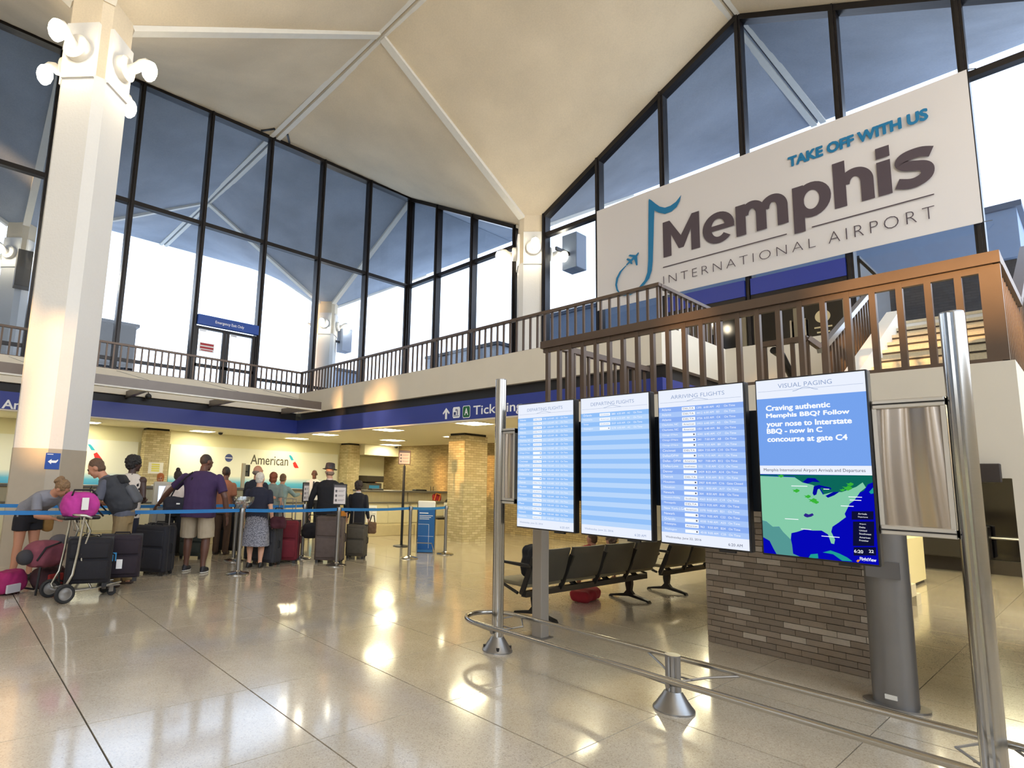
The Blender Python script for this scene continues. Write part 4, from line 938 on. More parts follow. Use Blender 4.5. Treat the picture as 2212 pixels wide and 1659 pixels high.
b = MB(); flat(b, fr, [(cu+hw*sx_, 2.845+0.108*sy_) for sx_, sy_ in ((-1,-.7),(-.8,-1),(.8,-1),(1,-.7),(1,.7),(.8,1),(-.8,1),(-1,.7))], 0.006); part('green_plate', b, mat('gate green', (20,96,52), 0.5), ga)
b = MB(); put_text(b, 'A', fr, cu-hw*0.55, 2.78, cu+hw*0.55, 2.92, off=0.008, bold=0.03); part('gate_letter', b, M_wp, ga)
b = MB(); ul = T7(1335,1560)[0]; put_text(b, 'Ticketing', fr, ul, 2.715, ul+1.22, 2.945, off=0.004, bold=0.012); part('lettering', b, M_wp, tk)
am = thing('airline_band_sign', (1.0,15.0,2.7), 0, 'white airline lettering on the blue band at the left picture edge', 'sign')
p_, q_ = hit(2,888,1,15), hit(38,887,1,15); b = MB(); put_text(b, 'American', FY(15.0), p_.x, 2.70, p_.x+1.12, 2.895, off=0.004, bold=0.02); part('lettering', b, M_wp, am)
# metal light trough hung in front of the left band
lt = thing('light_trough', (4,13.05,3.2), 0, 'long grey metal light trough on brackets in front of the left walkway edge', 'light')
M_tr = mat('trough metal', (112,104,98), 0.4, metal=0.6, var=0.05)
part('beam', MB().box((-2.0,13.0,3.20), (7.42,13.12,3.40)), M_tr, lt); part('lip', MB().box((-2.0,12.98,3.17), (7.42,13.14,3.20)), M_white, lt)
for x in (3.30,5.29,7.33): part('bracket', MB().box((x-0.05,13.12,3.21), (x+0.05,15.02,3.36)), M_tr, lt)
for x in (1.2,3.3,5.3,7.0): part('wire', MB().tube([(x,13.06,3.4),(x-0.3,15.0,3.82)], 0.004, 5), M_dark, lt)
sk = thing('ball_speaker', (3.73,14.9,3.28), 0, 'small dark ball on the walkway edge beside the light trough', 'speaker')
MB().ell((0,0,0),0.075).build('ball', M_dark, sk, smooth=60); MB().tube([(0,0,0.07),(0,0.08,0.14)],0.012,6).build('stem', M_dark, sk)
cs = thing('column_sign', (1.34,10.355,1.59), 0, 'small blue arrow sign on the big white column', 'sign')
part('plate', MB().box((1.235,10.338,1.47),(1.425,10.348,1.715)), mat('sign blue', (26,72,160), 0.4), cs)
b = MB(); flat(b, FY(10.338), [(1.27,1.585),(1.315,1.625),(1.315,1.603),(1.375,1.603),(1.40,1.625),(1.40,1.60),(1.375,1.567),(1.315,1.567),(1.315,1.545)], 0.003); quad(b, FY(10.338), 1.25,1.69,1.33,1.70,0.003); part('arrow', b, M_wp, cs)
# ================================================================== TICKET HALL
def gradient_board(name):
    m = bpy.data.materials.new(name); m.use_nodes = True; MATS[name] = m
    n = m.node_tree.nodes; l = m.node_tree.links; b = n['Principled BSDF']; b.inputs['Roughness'].default_value = 0.45
    g = n.new('ShaderNodeNewGeometry'); s = n.new('ShaderNodeSeparateXYZ'); mr = n.new('ShaderNodeMapRange'); r = n.new('ShaderNodeValToRGB')
    mr.inputs[1].default_value = 0.9; mr.inputs[2].default_value = 2.3
    e = r.color_ramp.elements; e[0].position = 0.0; e[0].color = srgb((10,120,190)); e[1].position = 0.36; e[1].color = srgb((232,234,222)); q = e.new(0.22); q.color = srgb((90,180,214))
    l.new(g.outputs['Position'], s.inputs[0]); l.new(s.outputs[2], mr.inputs[0]); l.new(mr.outputs[0], r.inputs[0]); l.new(r.outputs[0], b.inputs['Base Color'])
    return m
M_gb = gradient_board('airline board')
M_logo_b = mat('logo blue', (40,160,190), 0.5); M_logo_r = mat('logo red', (206,44,44), 0.5); M_lettr = mat('letter grey', (84,80,70), 0.5)
def airline_board(x0, x1, label):
    t = thing('airline_board', ((x0+x1)/2,18.15,0.9), 0, label, 'board', 'airline wall boards')
    part('sheet', MB().box((x0,18.12,0.9), (x1,18.19,2.31)), M_gb, t); return t
ab = airline_board(5.3,11.15, 'big white airline board with name and blue lower edge behind the counters')
ab2 = airline_board(-3.0,4.4, 'left airline board with the slanted tail mark beside the big column')
airline_board(11.3-20,-3.2, 'far left airline board behind the big column')
fr = FY(18.12)
b = MB(); put_text(b, 'American', fr, 7.83, 1.815, 9.18, 2.135, off=0.006, bold=0.008); part('lettering', b, M_lettr, ab)
def mark(t, pts, z, m, nm):
    def Q(x, y): p = hit(z[0]+x/9.2167, z[1]+y/9.2167, 1, 18.115); return (p.x, p.z)
    b = MB(); flat(b, fr, [Q(*p) for p in pts], 0.006); part(nm, b, m, t)
mark(ab, [(222,400),(255,398),(285,430),(318,498),(272,505),(245,460)], (600,940), M_logo_b, 'tail_mark_blue'); mark(ab, [(300,555),(345,525),(375,570),(418,655),(345,655),(318,625)], (600,940), M_logo_r, 'tail_mark_red')
mark(ab2, [(270,178),(325,182),(370,230),(420,302),(345,300),(310,245)], (160,940), M_logo_b, 'tail_mark_blue'); mark(ab2, [(388,372),(455,340),(500,400),(570,493),(440,490),(405,440)], (160,940), M_logo_r, 'tail_mark_red')
b = MB(); flat(b, fr, [(7.10+0.125*math.cos(k*PI/14), 1.985+0.125*math.sin(k*PI/14)) for k in range(28)], 0.006); disc = part('alliance_disc', b, mat('disc blue', (64,78,140), 0.5), ab)
b = MB(); quad(b, fr, 6.99, 1.972, 7.21, 1.998, 0.009); part('disc_band', b, M_wp, disc)
# counters: one unit after another
M_cb = mat('counter beige', (206,196,158), 0.5, var=0.03); M_cs = mat('counter steel', (196,188,160), 0.25, metal=0.6, var=0.08, aniso=(8,1,0.3)); M_ct = mat('counter top', (92,88,80), 0.35); M_pl = mat('counter plinth', (186,172,132), 0.6, var=0.04)
cu = None; xk = [-2.3+1.55*k for k in range(6)]+[8.72,10.27]
where = ['far left ticket counter unit hidden behind the big column','ticket counter unit beside the big column','ticket counter unit behind the bending woman','ticket counter unit behind the spotted blouse woman','ticket counter unit behind the purple shirt man','ticket counter unit where the agent in the tie stands','ticket counter unit with two black devices right of the hat man','last ticket counter unit holding the red bag']
for k, x in enumerate(xk):
    if cu is None:
        cu = thing('ticket_counter', (x,12.5,0), 0, where[0], 'counter', 'ticket counter units'); w = 1.53
        MB().rbox((0,0,0),(w,0.7,0.28),0.01).build('plinth', M_pl, cu)
        bd = MB().box((0,0.25,0.28),(w,0.85,0.84)).build('body', M_cb, cu)
        for i in range(2): MB().rbox((0.05+i*0.74,0.235,0.31),(0.74+i*0.74,0.252,0.81),0.006).build('panel', M_cb, bd)
        MB().rbox((-0.005,0.2,0.84),(w+0.005,0.85,0.87),0.006).build('shelf', M_ct, cu)
        MB().box((0,0.35,0.87),(w,0.42,1.13)).build('upper_front', M_cs, cu)
        MB().rbox((-0.005,0.28,1.13),(w+0.005,0.82,1.18),0.008).build('top', M_ct, cu)
        MB().box((0,0.42,0.87),(0.04,0.8,1.13)).box((w-0.04,0.42,0.87),(w,0.8,1.13)).build('end_panel', M_cb, cu)
        t = cu
    else: t = clone(cu, (x,12.5,0), 0, where[k])
    if k >= 3:
        dv = thing('counter_device', (x+0.5,12.95,1.18), 0, 'low black keyboard on the '+where[k].replace('ticket counter unit','counter'), 'keyboard', 'counter keyboards')
        MB().rbox((-0.2,-0.09,0),(0.2,0.09,0.035),0.006).build('case', M_dark, dv); MB().box((-0.18,-0.07,0.035),(0.18,0.07,0.042)).build('keys', mat('keys', (48,48,50), 0.5), dv)
mp_ = thing('monitor_pole', (5.43,12.92,1.18), 0, 'black monitor on a tall grey pole at the counter behind the purple shirt man', 'monitor')
MB().box((-0.035,-0.035,0),(0.035,0.035,0.56)).build('pole', mat('pole grey', (176,168,140), 0.5), mp_); MB().tube([(0.03,0,0.38),(0.1,-0.04,0.37)],0.015,8).build('arm', M_dark, mp_)
MB().rbox((0.09,-0.07,0.26),(0.13,0.12,0.53),0.01).build('monitor', M_dark, mp_)
kk = thing('check_in_kiosk', (3.35,11.6,0), 0, 'grey check-in kiosk with glowing screen behind the spotted blouse woman', 'kiosk')
MB().rbox((-0.2,-0.12,0),(0.2,0.12,0.88),0.02).build('pedestal', mat('kiosk grey', (150,146,136), 0.5), kk)
MB().rbox((-0.2,-0.06,0.86),(0.2,0.05,1.30),0.03).build('head', mat('kiosk frame', (186,182,170), 0.4), kk); MB().box((-0.12,-0.066,0.93),(0.17,-0.058,1.22)).build('screen', glow('kiosk screen', (206,222,255), 1.2), kk)
at = thing('cash_machine', (12.2,17.6,0), 0, 'dark cash machine against the wall behind the person in the dark suit', 'cash machine')
MB().rbox((-0.34,-0.35,0),(0.34,0.45,1.32),0.02).build('body', mat('atm body', (92,90,84), 0.5), at); MB().rbox((-0.38,-0.42,1.36),(0.38,0.45,1.58),0.02).build('header', mat('atm header', (52,48,42), 0.5), at); MB().box((-0.36,0.1,1.32),(0.36,0.45,1.36)).build('neck', M_dark, at)
MB().box((-0.22,-0.362,0.92),(0.22,-0.349,1.24)).build('screen', glow('atm screen', (70,130,140), 0.7), at)
wr = tag(MB().box((12.55,18.16,1.34),(12.95,18.19,1.46)).build('wall_plate', M_logo_r), 'small red plate on the wall right of the cash machine', 'plate')
# low desk at the counter end with tilted board and paper
dk = thing('bag_desk', (11.5,11.9,0), 0, 'low beige desk with a tilted black board left of the free brick pillar', 'desk')
MB().rbox((-0.75,0.2,0),(0.8,0.58,0.42),0.01).build('base', M_pl, dk); MB().rbox((-0.75,0.2,0.46),(0.8,0.58,0.50),0.01).build('top', M_ct, dk); MB().box((-0.7,0.25,0.42),(0.75,0.55,0.46)).build('rail', M_dark, dk)
MB().add([(-0.35,0.3,0.95),(0.15,0.3,1.30),(0.15,0.34,1.30),(-0.35,0.34,0.95),(-0.35,0.3,0.90),(0.15,0.3,1.25),(0.15,0.34,1.25),(-0.35,0.34,0.90)], [(0,1,2,3),(7,6,5,4),(0,4,5,1),(1,5,6,2),(2,6,7,3),(3,7,4,0)]).build('tilted_board', M_dark, dk); MB().box((-0.03,0.31,0.5),(0.01,0.35,1.12)).build('stem', M_dark, dk)
for x, y, z0, z1, lb in ((11.12,12.08,0.50,0.89,'white paper sheet standing on the low beige desk'), (8.95,12.733,0.34,0.78,'white paper sheet on the counter front right of the suit person')):
    p = tag(MB().box((x-0.17,y-0.012,z0),(x+0.17,y,z1)).build('paper_sheet', M_white), lb, 'paper sheet'); b = MB()
    for k in range(6): quad(b, FY(y-0.012), x-0.13, z1-0.08-k*0.05, x+0.13-0.05*(k % 3), z1-0.065-k*0.05, 0.002)
    tag(b.build('print_lines', mat('grey print', (150,150,150), 0.6), p), kind='stuff')

# ---- stanchions with blue belts
stn = None
def stanchion(x, y, label):
    global stn
    if stn is None:
        stn = thing('stanchion', (x,y,0), 0, label, 'stanchion', 'belt stanchions')
        MB().lathe([(0.0,0.0),(0.172,0.0),(0.172,0.012),(0.16,0.02),(0.05,0.045),(0.034,0.06),(0.0,0.06)], n=28).build('base', M_steel, stn, smooth=30)
        MB().lathe([(0.0,0.06),(0.032,0.06),(0.032,0.9),(0.0,0.9)], n=18).build('pole', M_alu, stn, smooth=40)
        h = MB().lathe([(0.0,0.9),(0.036,0.9),(0.036,0.975),(0.03,0.985),(0.0,0.985)], n=18).build('head', M_alu, stn, smooth=40)
        MB().cbox((0.035,0,0.945),(0.016,0.03,0.055)).cbox((-0.035,0,0.945),(0.016,0.03,0.055)).build('belt_clip', M_dark, h)
        return stn
    return clone(stn, (x,y,0), 0, label)
FR = [(-0.9,8.72),(0.15,8.62),(3.65,8.61),(5.40,8.65),(7.13,8.82),(8.21,8.98)]
BK = [(-0.9,10.1),(0.62,10.05),(4.10,9.90),(5.31,9.70)]
lbF = ['stanchion outside the left picture edge','stanchion left of the bending woman','stanchion carrying the glass candy bowl','stanchion carrying the instruction sign in front of the hat man','stanchion left of the blue bag sizer','stanchion right of the blue bag sizer']
lbB = ['rear row stanchion outside the left picture edge','rear row stanchion behind the bending woman','rear row stanchion just behind the one with the candy bowl','rear row stanchion with a narrow sign right of the red suitcase']
for p, l_ in list(zip(FR, lbF))+list(zip(BK, lbB)): stanchion(p[0], p[1], l_)
M_belt = mat('belt blue', (24,112,176), 0.5, var=0.04)
def belt(p, q, label, z=0.945, sag=0.015):
    p, q = Vector((p[0],p[1],0)), Vector((q[0],q[1],0)); d = (q-p).normalized(); s_ = Vector((-d.y,d.x,0))*0.0015; a, c = p+d*0.042, q-d*0.042; b = MB(); N = 10
    for i in range(N+1):
        f = i/N; m_ = a.lerp(c,f); zz = z-sag*4*f*(1-f)
        for zo, so in ((-0.025,-1),(-0.025,1),(0.025,1),(0.025,-1)): b.v.append((m_.x+s_.x*so, m_.y+s_.y*so, zz+zo))
    for i in range(N):
        for j in range(4): b.f.append((i*4+j, i*4+(j+1)%4, i*4+4+(j+1)%4, i*4+4+j)); b.m.append(0)
    b.f += [(3,2,1,0), (N*4,N*4+1,N*4+2,N*4+3)]; b.m += [0,0]
    o = b.build('queue_belt', M_belt); tag(o, label, 'belt', 'blue queue belts'); return o
bl = ['blue belt at the left picture edge, front row','long blue belt crossing the bending woman and the purple shirt man','blue belt right of the candy bowl','blue belt in front of the suit person','blue belt crossing the blue bag sizer']
for k in range(5): belt(FR[k], FR[k+1], bl[k])
bl = ['rear blue belt at the left picture edge','rear blue belt behind the grey backpack and purple shirt man','rear blue belt by the red suitcase']
for k in range(3): belt(BK[k], BK[k+1], bl[k])
# signs on stanchions and poles
def sign_face(nm, loc, rz, w, h, label, pole=0.0, frame=M_dark, tint=(214,206,204)):
    t = thing(nm, loc, rz, label, 'sign', 'queue signs')     # face looks along local -y
    MB().rbox((-w/2,-0.012,pole),(w/2,0.012,pole+h),0.008).build('frame', frame, t)
    sh = MB().box((-w/2+0.02,-0.016,pole+0.02),(w/2-0.02,-0.012,pole+h-0.02)).build('sheet', mat('sign sheet%d' % tint[2], tint, 0.5), t)
    F = (Vector((0,-0.016,0)), Vector((1,0,0)), Vector((0,0,1)), Vector((0,-1,0))); b = MB()
    quad(b, F, -w/2+0.02, pole+h-0.06, w/2-0.02, pole+h-0.02, 0.001)
    for k in range(3):
        z = pole+h*(0.66-0.22*k); quad(b, F, -w/2+0.04, z-0.02, -w/2+0.075, z+0.02, 0.001); quad(b, F, -w/2+0.09, z+0.008, w/2-0.04, z+0.014, 0.001); quad(b, F, -w/2+0.09, z-0.01, w/2-0.06, z-0.004, 0.001)
    tag(b.build('print', mat('sign print', (104,98,100), 0.6), sh), kind='stuff')
    if pole > 0: MB().tube([(0,0,0),(0,0,pole)],0.014,8).build('stem', M_dark, t)
    return t
sign_face('queue_sign', (5.40,8.65,0.985), math.radians(-32), 0.24, 0.36, 'portrait instruction sign in black frame in front of the hat man', pole=0.035)
sign_face('queue_sign', (5.31,9.70,0.985), math.radians(28), 0.20, 0.36, 'narrow turned instruction sign behind the red suitcase', pole=0.035)
ps = sign_face('pole_sign', (8.22,10.46,0), math.radians(-38), 0.28, 0.33, 'pinkish notice on a tall black pole left of the brick pillar', pole=1.83, frame=mat('bronze frame', (110,84,64), 0.4), tint=(224,196,180))
MB().lathe([(0.0,0.0),(0.19,0.0),(0.19,0.015),(0.05,0.035),(0.0,0.035)], n=24).build('base', M_dark, ps); MB().tube([(0,0,0.03),(0,0,1.8)],0.03,10).build('pole', M_dark, ps, smooth=40)
# glass bowl of sweets on the first stanchion
bw = thing('candy_bowl', (3.65,8.61,0.985), 0, 'clear glass bowl of wrapped sweets on top of a stanchion', 'bowl')
MB().lathe([(0.0,0.0),(0.06,0.0),(0.10,0.02),(0.14,0.06),(0.165,0.12),(0.17,0.165),(0.163,0.165),(0.158,0.12),(0.133,0.065),(0.095,0.028),(0.0,0.012)], n=28).build('glass', glassmat('bowl glass', (0.88,0.90,0.9), 0.12), bw, smooth=50)
cm = [mat('sweet %d' % k, c, 0.35) for k, c in enumerate(((206,190,196),(170,120,130),(220,214,200),(150,140,150)))]
for k in range(34):
    a = random.random()*2*PI; r = random.random()**0.5*0.10; z = 0.035+0.018*random.random()+(0.05*random.random())
    rr = min(r, 0.07+z*0.3); MB().ell((rr*math.cos(a),rr*math.sin(a),z),(0.018,0.012,0.010),8,5,0,Matrix.Rotation(a*3,3,'Z')).build('sweet', cm[k % 4], bw)
# blue bag sizer
bs = thing('bag_sizer', (8.22,9.62,0), math.radians(-40), 'blue carry-on bag sizer stand with white top', 'bag sizer')
M_sz = mat('sizer blue', (20,92,160), 0.5)
MB().rbox((-0.18,-0.02,0.02),(0.18,0.02,0.88),0.01).build('panel', M_sz, bs); MB().rbox((-0.19,-0.025,0.88),(0.19,0.025,1.05),0.03).build('top_panel', M_white, bs)
for s_ in (-0.19,0.19): MB().tube([(s_,0,0.0),(s_,0,1.0)],0.014,8).build('frame_tube', M_steel, bs)
F = (Vector((0,-0.02,0)), Vector((1,0,0)), Vector((0,0,1)), Vector((0,-1,0))); b = MB()
quad(b, F, -0.15, 0.78, 0.04, 0.80, 0.002)
for k in range(3): quad(b, F, -0.15, 0.73-k*0.035, 0.14-0.04*k, 0.742-k*0.035, 0.002)
for (u0_, v0_, u1_, v1_) in ((-0.17,0.55,0.06,0.556),(-0.17,0.30,0.06,0.306),(0.055,0.05,0.061,0.556),(-0.17,0.30,0.16,0.306)): quad(b, F, u0_, v0_, u1_, v1_, 0.002)
tag(b.build('print', M_wp, bs), kind='stuff')
MB().tube([(-0.19,-0.02,0.03),(-0.19,-0.42,0.03),(-0.19,-0.42,0.2),(0.12,-0.42,0.2),(0.17,-0.3,0.03),(0.17,-0.02,0.03)],0.012,8).build('tray_tube', M_steel, bs); MB().box((-0.185,-0.4,0.02),(-0.175,-0.02,0.24)).build('tray_side', mat('grey side', (110,126,140), 0.5), bs); MB().box((-0.18,-0.4,0.012),(0.15,-0.02,0.02)).build('tray_floor', M_sz, bs)

# ================================================================== BEAM SEATING
M_seat = mat('seat charcoal', (66,64,58), 0.45, var=0.06); M_pan = mat('seat pan', (120,112,88), 0.5, var=0.04); M_leg = mat('seat frame', (44,43,42), 0.35, metal=0.5)
def curved_panel(w, pts, th, n=6, bow=0.03):
    """panel following side outline pts (y, z), bowed across its width"""
    b = MB(); m_ = len(pts)
    for s_ in (0,1):
        for i in range(n+1):
            f = -1+2*i/n
            for (y, z) in pts: b.v.append((f*w/2, y-s_*th+bow*f*f*(1 if True else 0), z))
    k = (n+1)*m_
    for i in range(n):
        for j in range(m_-1):
            a = i*m_+j; b.f.append((a,a+1,a+m_+1,a+m_)); b.f.append((k+a,k+a+m_,k+a+m_+1,k+a+1)); b.m += [0,0]
    for i in range(n):
        for a, c in ((i*m_,(i+1)*m_),(i*m_+m_-1,(i+1)*m_+m_-1)): b.f.append((a,c,k+c,k+a)); b.m.append(0)
    for j in range(m_-1):
        for a in (j, n*m_+j): b.f.append((a,a+1,k+a+1,k+a)); b.m.append(0)
    return b
def bench(x0, n, label):
    pt = 0.69; t = thing('beam_bench', (x0,4.28,0), 0, label, 'bench', 'beam mounted seating')
    MB().box((0.1,-0.035,0.26),(n*pt-0.1,0.035,0.32)).build('beam', M_leg, t)
    for i in range(n):
        c = pt*(i+0.5)
        s_ = curved_panel(0.60, [(-0.10,0.40),(0.05,0.385),(0.25,0.395),(0.36,0.425),(0.40,0.415)], 0.0, bow=0.0)
        s_ = MB().rbox((-0.30,-0.10,0.375),(0.30,0.38,0.425),0.022); s_.xf(Matrix.Translation((c,0,0))); st_ = s_.build('seat', M_pan, t, smooth=40)
        bk_ = curved_panel(0.62, [(-0.10,0.42),(-0.135,0.50),(-0.165,0.60),(-0.19,0.70),(-0.215,0.775),(-0.21,0.79)], 0.035, bow=0.03); bk_.xf(Matrix.Translation((c,0,0))); bk_.build('backrest', M_seat, t, smooth=50)
        bar(MB(), (c-0.31,-0.02,0.30), (c-0.31,-0.19,0.70), 0.03, 0.05).build('back_arm', M_leg, t); bar(MB(), (c,-0.02,0.30), (c,0.10,0.39), 0.06, 0.04).build('seat_arm', M_leg, t)
    for i in (0,n):
        x = 0.02 if i == 0 else n*pt-0.02
        MB().tube([(x,0.02,0.31),(x,0.30,0.40),(x,0.36,0.46),(x,0.34,0.60),(x,0.30,0.62),(x,-0.12,0.615),(x,-0.17,0.60)],[0.018]*3+[0.016]*2+[0.022]*2,8).build('armrest', M_leg, t, smooth=50)
    for x in (0.36,n*pt-0.42):
        b = MB(); b.prism([(-0.04,0.28),(0.04,0.28),(0.045,0.20),(0.03,0.12),(0.07,0.075),(0.28,0.03),(0.30,0.0),(0.27,0.0),(0.25,0.012),(0.0,0.045),(-0.25,0.012),(-0.27,0.0),(-0.30,0.0),(-0.28,0.03),(-0.07,0.075),(-0.03,0.12),(-0.045,0.20)], -0.03, 0.03, (Vector((x,0.05,0)), Vector((0,1,0)), Vector((0,0,1)), Vector((1,0,0)))); b.build('leg', M_leg, t)
    return t
bench(5.0,4, 'four charcoal beam seats behind the flight screens'); bench(8.0,4, 'further row of charcoal beam seats near the brick pier')
# ================================================================== PEOPLE
def face_to(dx, dy): return math.atan2(-dx, dy)
AWAY = (0.64,0.77); RIGHT = (0.77,-0.64); LEFT = (-0.77,0.64); NEAR = (-0.64,-0.77)
def remesh(mb, voxel, smooth=3):
    me = bpy.data.meshes.new('r'); me.from_pydata(mb.v, [], mb.f); o = bpy.data.objects.new('r', me); COL.objects.link(o)
    bm = bmesh.new(); bm.from_mesh(me); bmesh.ops.recalc_face_normals(bm, faces=bm.faces); bm.to_mesh(me); bm.free()
    r = o.modifiers.new('r', 'REMESH'); r.mode = 'VOXEL'; r.voxel_size = voxel
    if smooth: q = o.modifiers.new('s', 'SMOOTH'); q.factor = 0.5; q.iterations = smooth
    dg = bpy.context.evaluated_depsgraph_get(); out = bpy.data.meshes.new_from_object(o.evaluated_get(dg))
    bpy.data.objects.remove(o); bpy.data.meshes.remove(me); return out
def paint(me, mb, mats):
    tree = BVHTree.FromPolygons([Vector(v) for v in mb.v], mb.f); me.materials.clear()
    for m in mats: me.materials.append(m)
    idx = [0]*len(me.polygons)
    for i, p in enumerate(me.polygons):
        h = tree.find_nearest(p.center); idx[i] = mb.m[h[2]] if h[2] is not None else 0
    me.polygons.foreach_set('material_index', idx); me.polygons.foreach_set('use_smooth', [True]*len(me.polygons))
SKIN = {'light': mat('skin light', (206,158,132), 0.55), 'tan': mat('skin tan', (186,132,104), 0.55), 'dark': mat('skin dark', (92,60,48), 0.5), 'deep': mat('skin deep', (64,42,36), 0.5)}
M_eye = mat('eye dark', (30,22,20), 0.3); M_lip = mat('lip', (150,84,78), 0.5); M_sole = mat('sole white', (220,218,212), 0.6)
def cloth(nm, c, var=0.08, **k): return mat('cloth '+nm, c, 0.85, var=var, vscale=12, bump=0.35, bscale=14, **k)
def spotted(nm, c1, c2, sc, lo, hi):
    m = bpy.data.materials.new('cloth '+nm); m.use_nodes = True; n = m.node_tree.nodes; l = m.node_tree.links; b = n['Principled BSDF']; b.inputs['Roughness'].default_value = 0.85
    t = n.new('ShaderNodeTexCoord'); v = n.new('ShaderNodeTexVoronoi'); v.inputs['Scale'].default_value = sc; mp_ = n.new('ShaderNodeMapping'); mp_.inputs['Scale'].default_value = (1,1,0.8); r = n.new('ShaderNodeValToRGB')
    l.new(t.outputs['Object'], mp_.inputs[0]); l.new(mp_.outputs[0], v.inputs['Vector']); l.new(v.outputs['Distance'], r.inputs[0]); l.new(r.outputs[0], b.inputs['Base Color'])
    e = r.color_ramp.elements; e[0].position = lo; e[0].color = srgb(c1); e[1].position = hi; e[1].color = srgb(c2); return m
def hairmat(nm, c): return mat('hair '+nm, c, 0.6, var=0.25, vscale=60, bump=0.8, bscale=90)
def person(label, loc, heading, H=1.75, w=1.0, d=1.0, skin='light', top=None, bottom=None, shoes=None, sleeve='short', legs='pants', lean=0, neck=0, yaw=0,
           arms=None, feet=None, hair=('short',None), shoulders=1.0, voxel=0.009, sit=False, hem=0.90, belly=0.0, curl=0.5, collar=None):
    s = H/1.75; t = thing('person', (loc[0],loc[1],loc[2] if len(loc) > 2 else 0), face_to(*heading), label, 'person', 'people in the ticket hall')
    b = MB(); V = Vector
    pel = V((0,0,0.90*s)) if not sit else V((0,0,0.50*s)); th = math.radians(lean)
    ax = V((0,math.sin(th),math.cos(th))); fx = V((0,math.cos(th),-math.sin(th)))
    def sp(h, f=0.0):      # a point up the spine
        k = max(0.0, h-0.08); return pel+V((0,0,min(h,0.08)))*s+ax*(k*s)+fx*(f*s)
    def ring(c, rx, ry, tx=V((1,0,0)), ty=None): return (c, rx*s, ry*s, tx, ty if ty else fx)
    def loft(rings, mi, n=20):
        k = len(b.v)
        for c, rx, ry, tx, ty in rings:
            for j in range(n):
                a = 2*PI*j/n; ca, sa = math.cos(a), math.sin(a); p_ = 0.8
                b.v.append(tuple(c+tx*(rx*math.copysign(abs(ca)**p_,ca))+ty*(ry*math.copysign(abs(sa)**p_,sa))))
        m_ = len(rings)
        for i in range(m_-1):
            for j in range(n): b.f.append((k+i*n+j,k+i*n+(j+1)%n,k+(i+1)*n+(j+1)%n,k+(i+1)*n+j)); b.m.append(mi)
        b.f.append(tuple(k+j for j in range(n-1,-1,-1))); b.f.append(tuple(k+(m_-1)*n+j for j in range(n))); b.m += [mi,mi]
    Y = V((0,1,0))
    # trunk: hips in trouser cloth, shirt above
    loft([ring(pel+V((0,0,-0.10*s)),0.150*w,0.115*d,ty=Y), ring(pel,0.172*w,0.125*d,ty=Y), ring(pel+V((0,0,0.06*s)),0.165*w,0.120*d,ty=Y), ring(sp(0.14),0.15*w,0.112*d)], 2)
    hz = hem-0.90
    sh = shoulders
    loft([ring(sp(hz) if hz >= 0 else pel+V((0,0,hz*s)),0.180*w,(0.132+belly*0.4)*d,ty=Y if lean < 40 else None), ring(sp(0.10,belly*0.5),0.168*w,(0.125+belly)*d), ring(sp(0.20,belly*0.6),0.160*w,(0.120+belly)*d), ring(sp(0.32,belly*0.2),0.172*w,(0.125+belly*0.4)*d), ring(sp(0.43),0.185*w*sh,0.122*d), ring(sp(0.50),0.178*w*sh,0.100*d), ring(sp(0.545),0.125*sh*w,0.078*d), ring(sp(0.575),0.085*w,0.07), ring(sp(0.575),0.075,0.065)], 1)
    nb = sp(0.56); hd = math.radians(lean*0.6+neck); hax = V((0,math.sin(hd),math.cos(hd)))
    ht = nb+hax*(0.068*s); b.tube([nb-ax*0.02*s, ht+hax*0.03*s], [0.060*s,0.054*s], 14, 0)
    if collar is not None: b.tube([nb+ax*0.0*s, nb+hax*0.045*s], [0.072*s,0.064*s], 14, 5)
    # head
    R = Matrix.Rotation(math.radians(yaw),3,'Z') ; Rp = Matrix.Rotation(-hd,3,'X'); HM = Rp @ R
    hc = ht+hax*(0.105*s)+HM @ V((0,0.018*s,0))
    def hp(x, y, z): return hc+HM @ V((x*s,y*s,z*s))
    def he(c, r, mi): b.ell(hp(*c), [q*s for q in r], 16, 10, mi, HM)
    he((0,-0.005,0.015),(0.076,0.094,0.098),0); he((0,0.03,-0.055),(0.056,0.062,0.062),0); he((0,0.055,-0.02),(0.058,0.045,0.06),0)
    he((0,0.103,-0.022),(0.013,0.018,0.02),0); he((0,0.096,0.0),(0.010,0.012,0.022),0); he((0,0.066,-0.098),(0.026,0.026,0.020),0)
    for q in (-1,1):
        he((q*0.078,-0.008,-0.012),(0.012,0.024,0.033),0); he((q*0.030,0.090,0.008),(0.014,0.009,0.008),4); he((q*0.030,0.088,0.026),(0.022,0.010,0.006),6)
    he((0,0.092,-0.062),(0.024,0.010,0.007),5 if collar is None else 5)
    # arms with hands of five fingers
    A = {'L': ((-0.05,-0.03,-0.28),(-0.03,0.08,-0.25)), 'R': ((0.05,-0.03,-0.28),(0.03,0.08,-0.25))}
    if arms: A.update(arms)
    for q, sd_ in ((-1,'L'),(1,'R')):
        s0 = sp(0.475)+V((q*0.175*w*sh*s,0,0)); e0, f0 = V(A[sd_][0]), V(A[sd_][1])
        el_ = s0+e0*s; wr_ = el_+f0*s; ar = 0.9+0.25*(w-1)
        b.ell(s0, (0.068*s*ar,0.068*s*ar,0.07*s*ar), 14, 8, 1 if sleeve != 'none' else 0)
        b.tube([s0, s0.lerp(el_,0.5), el_, el_.lerp(wr_,0.35), wr_], [0.055*s*ar,0.050*s*ar,0.042*s*ar,0.044*s*ar,0.029*s*ar], 12, 0)
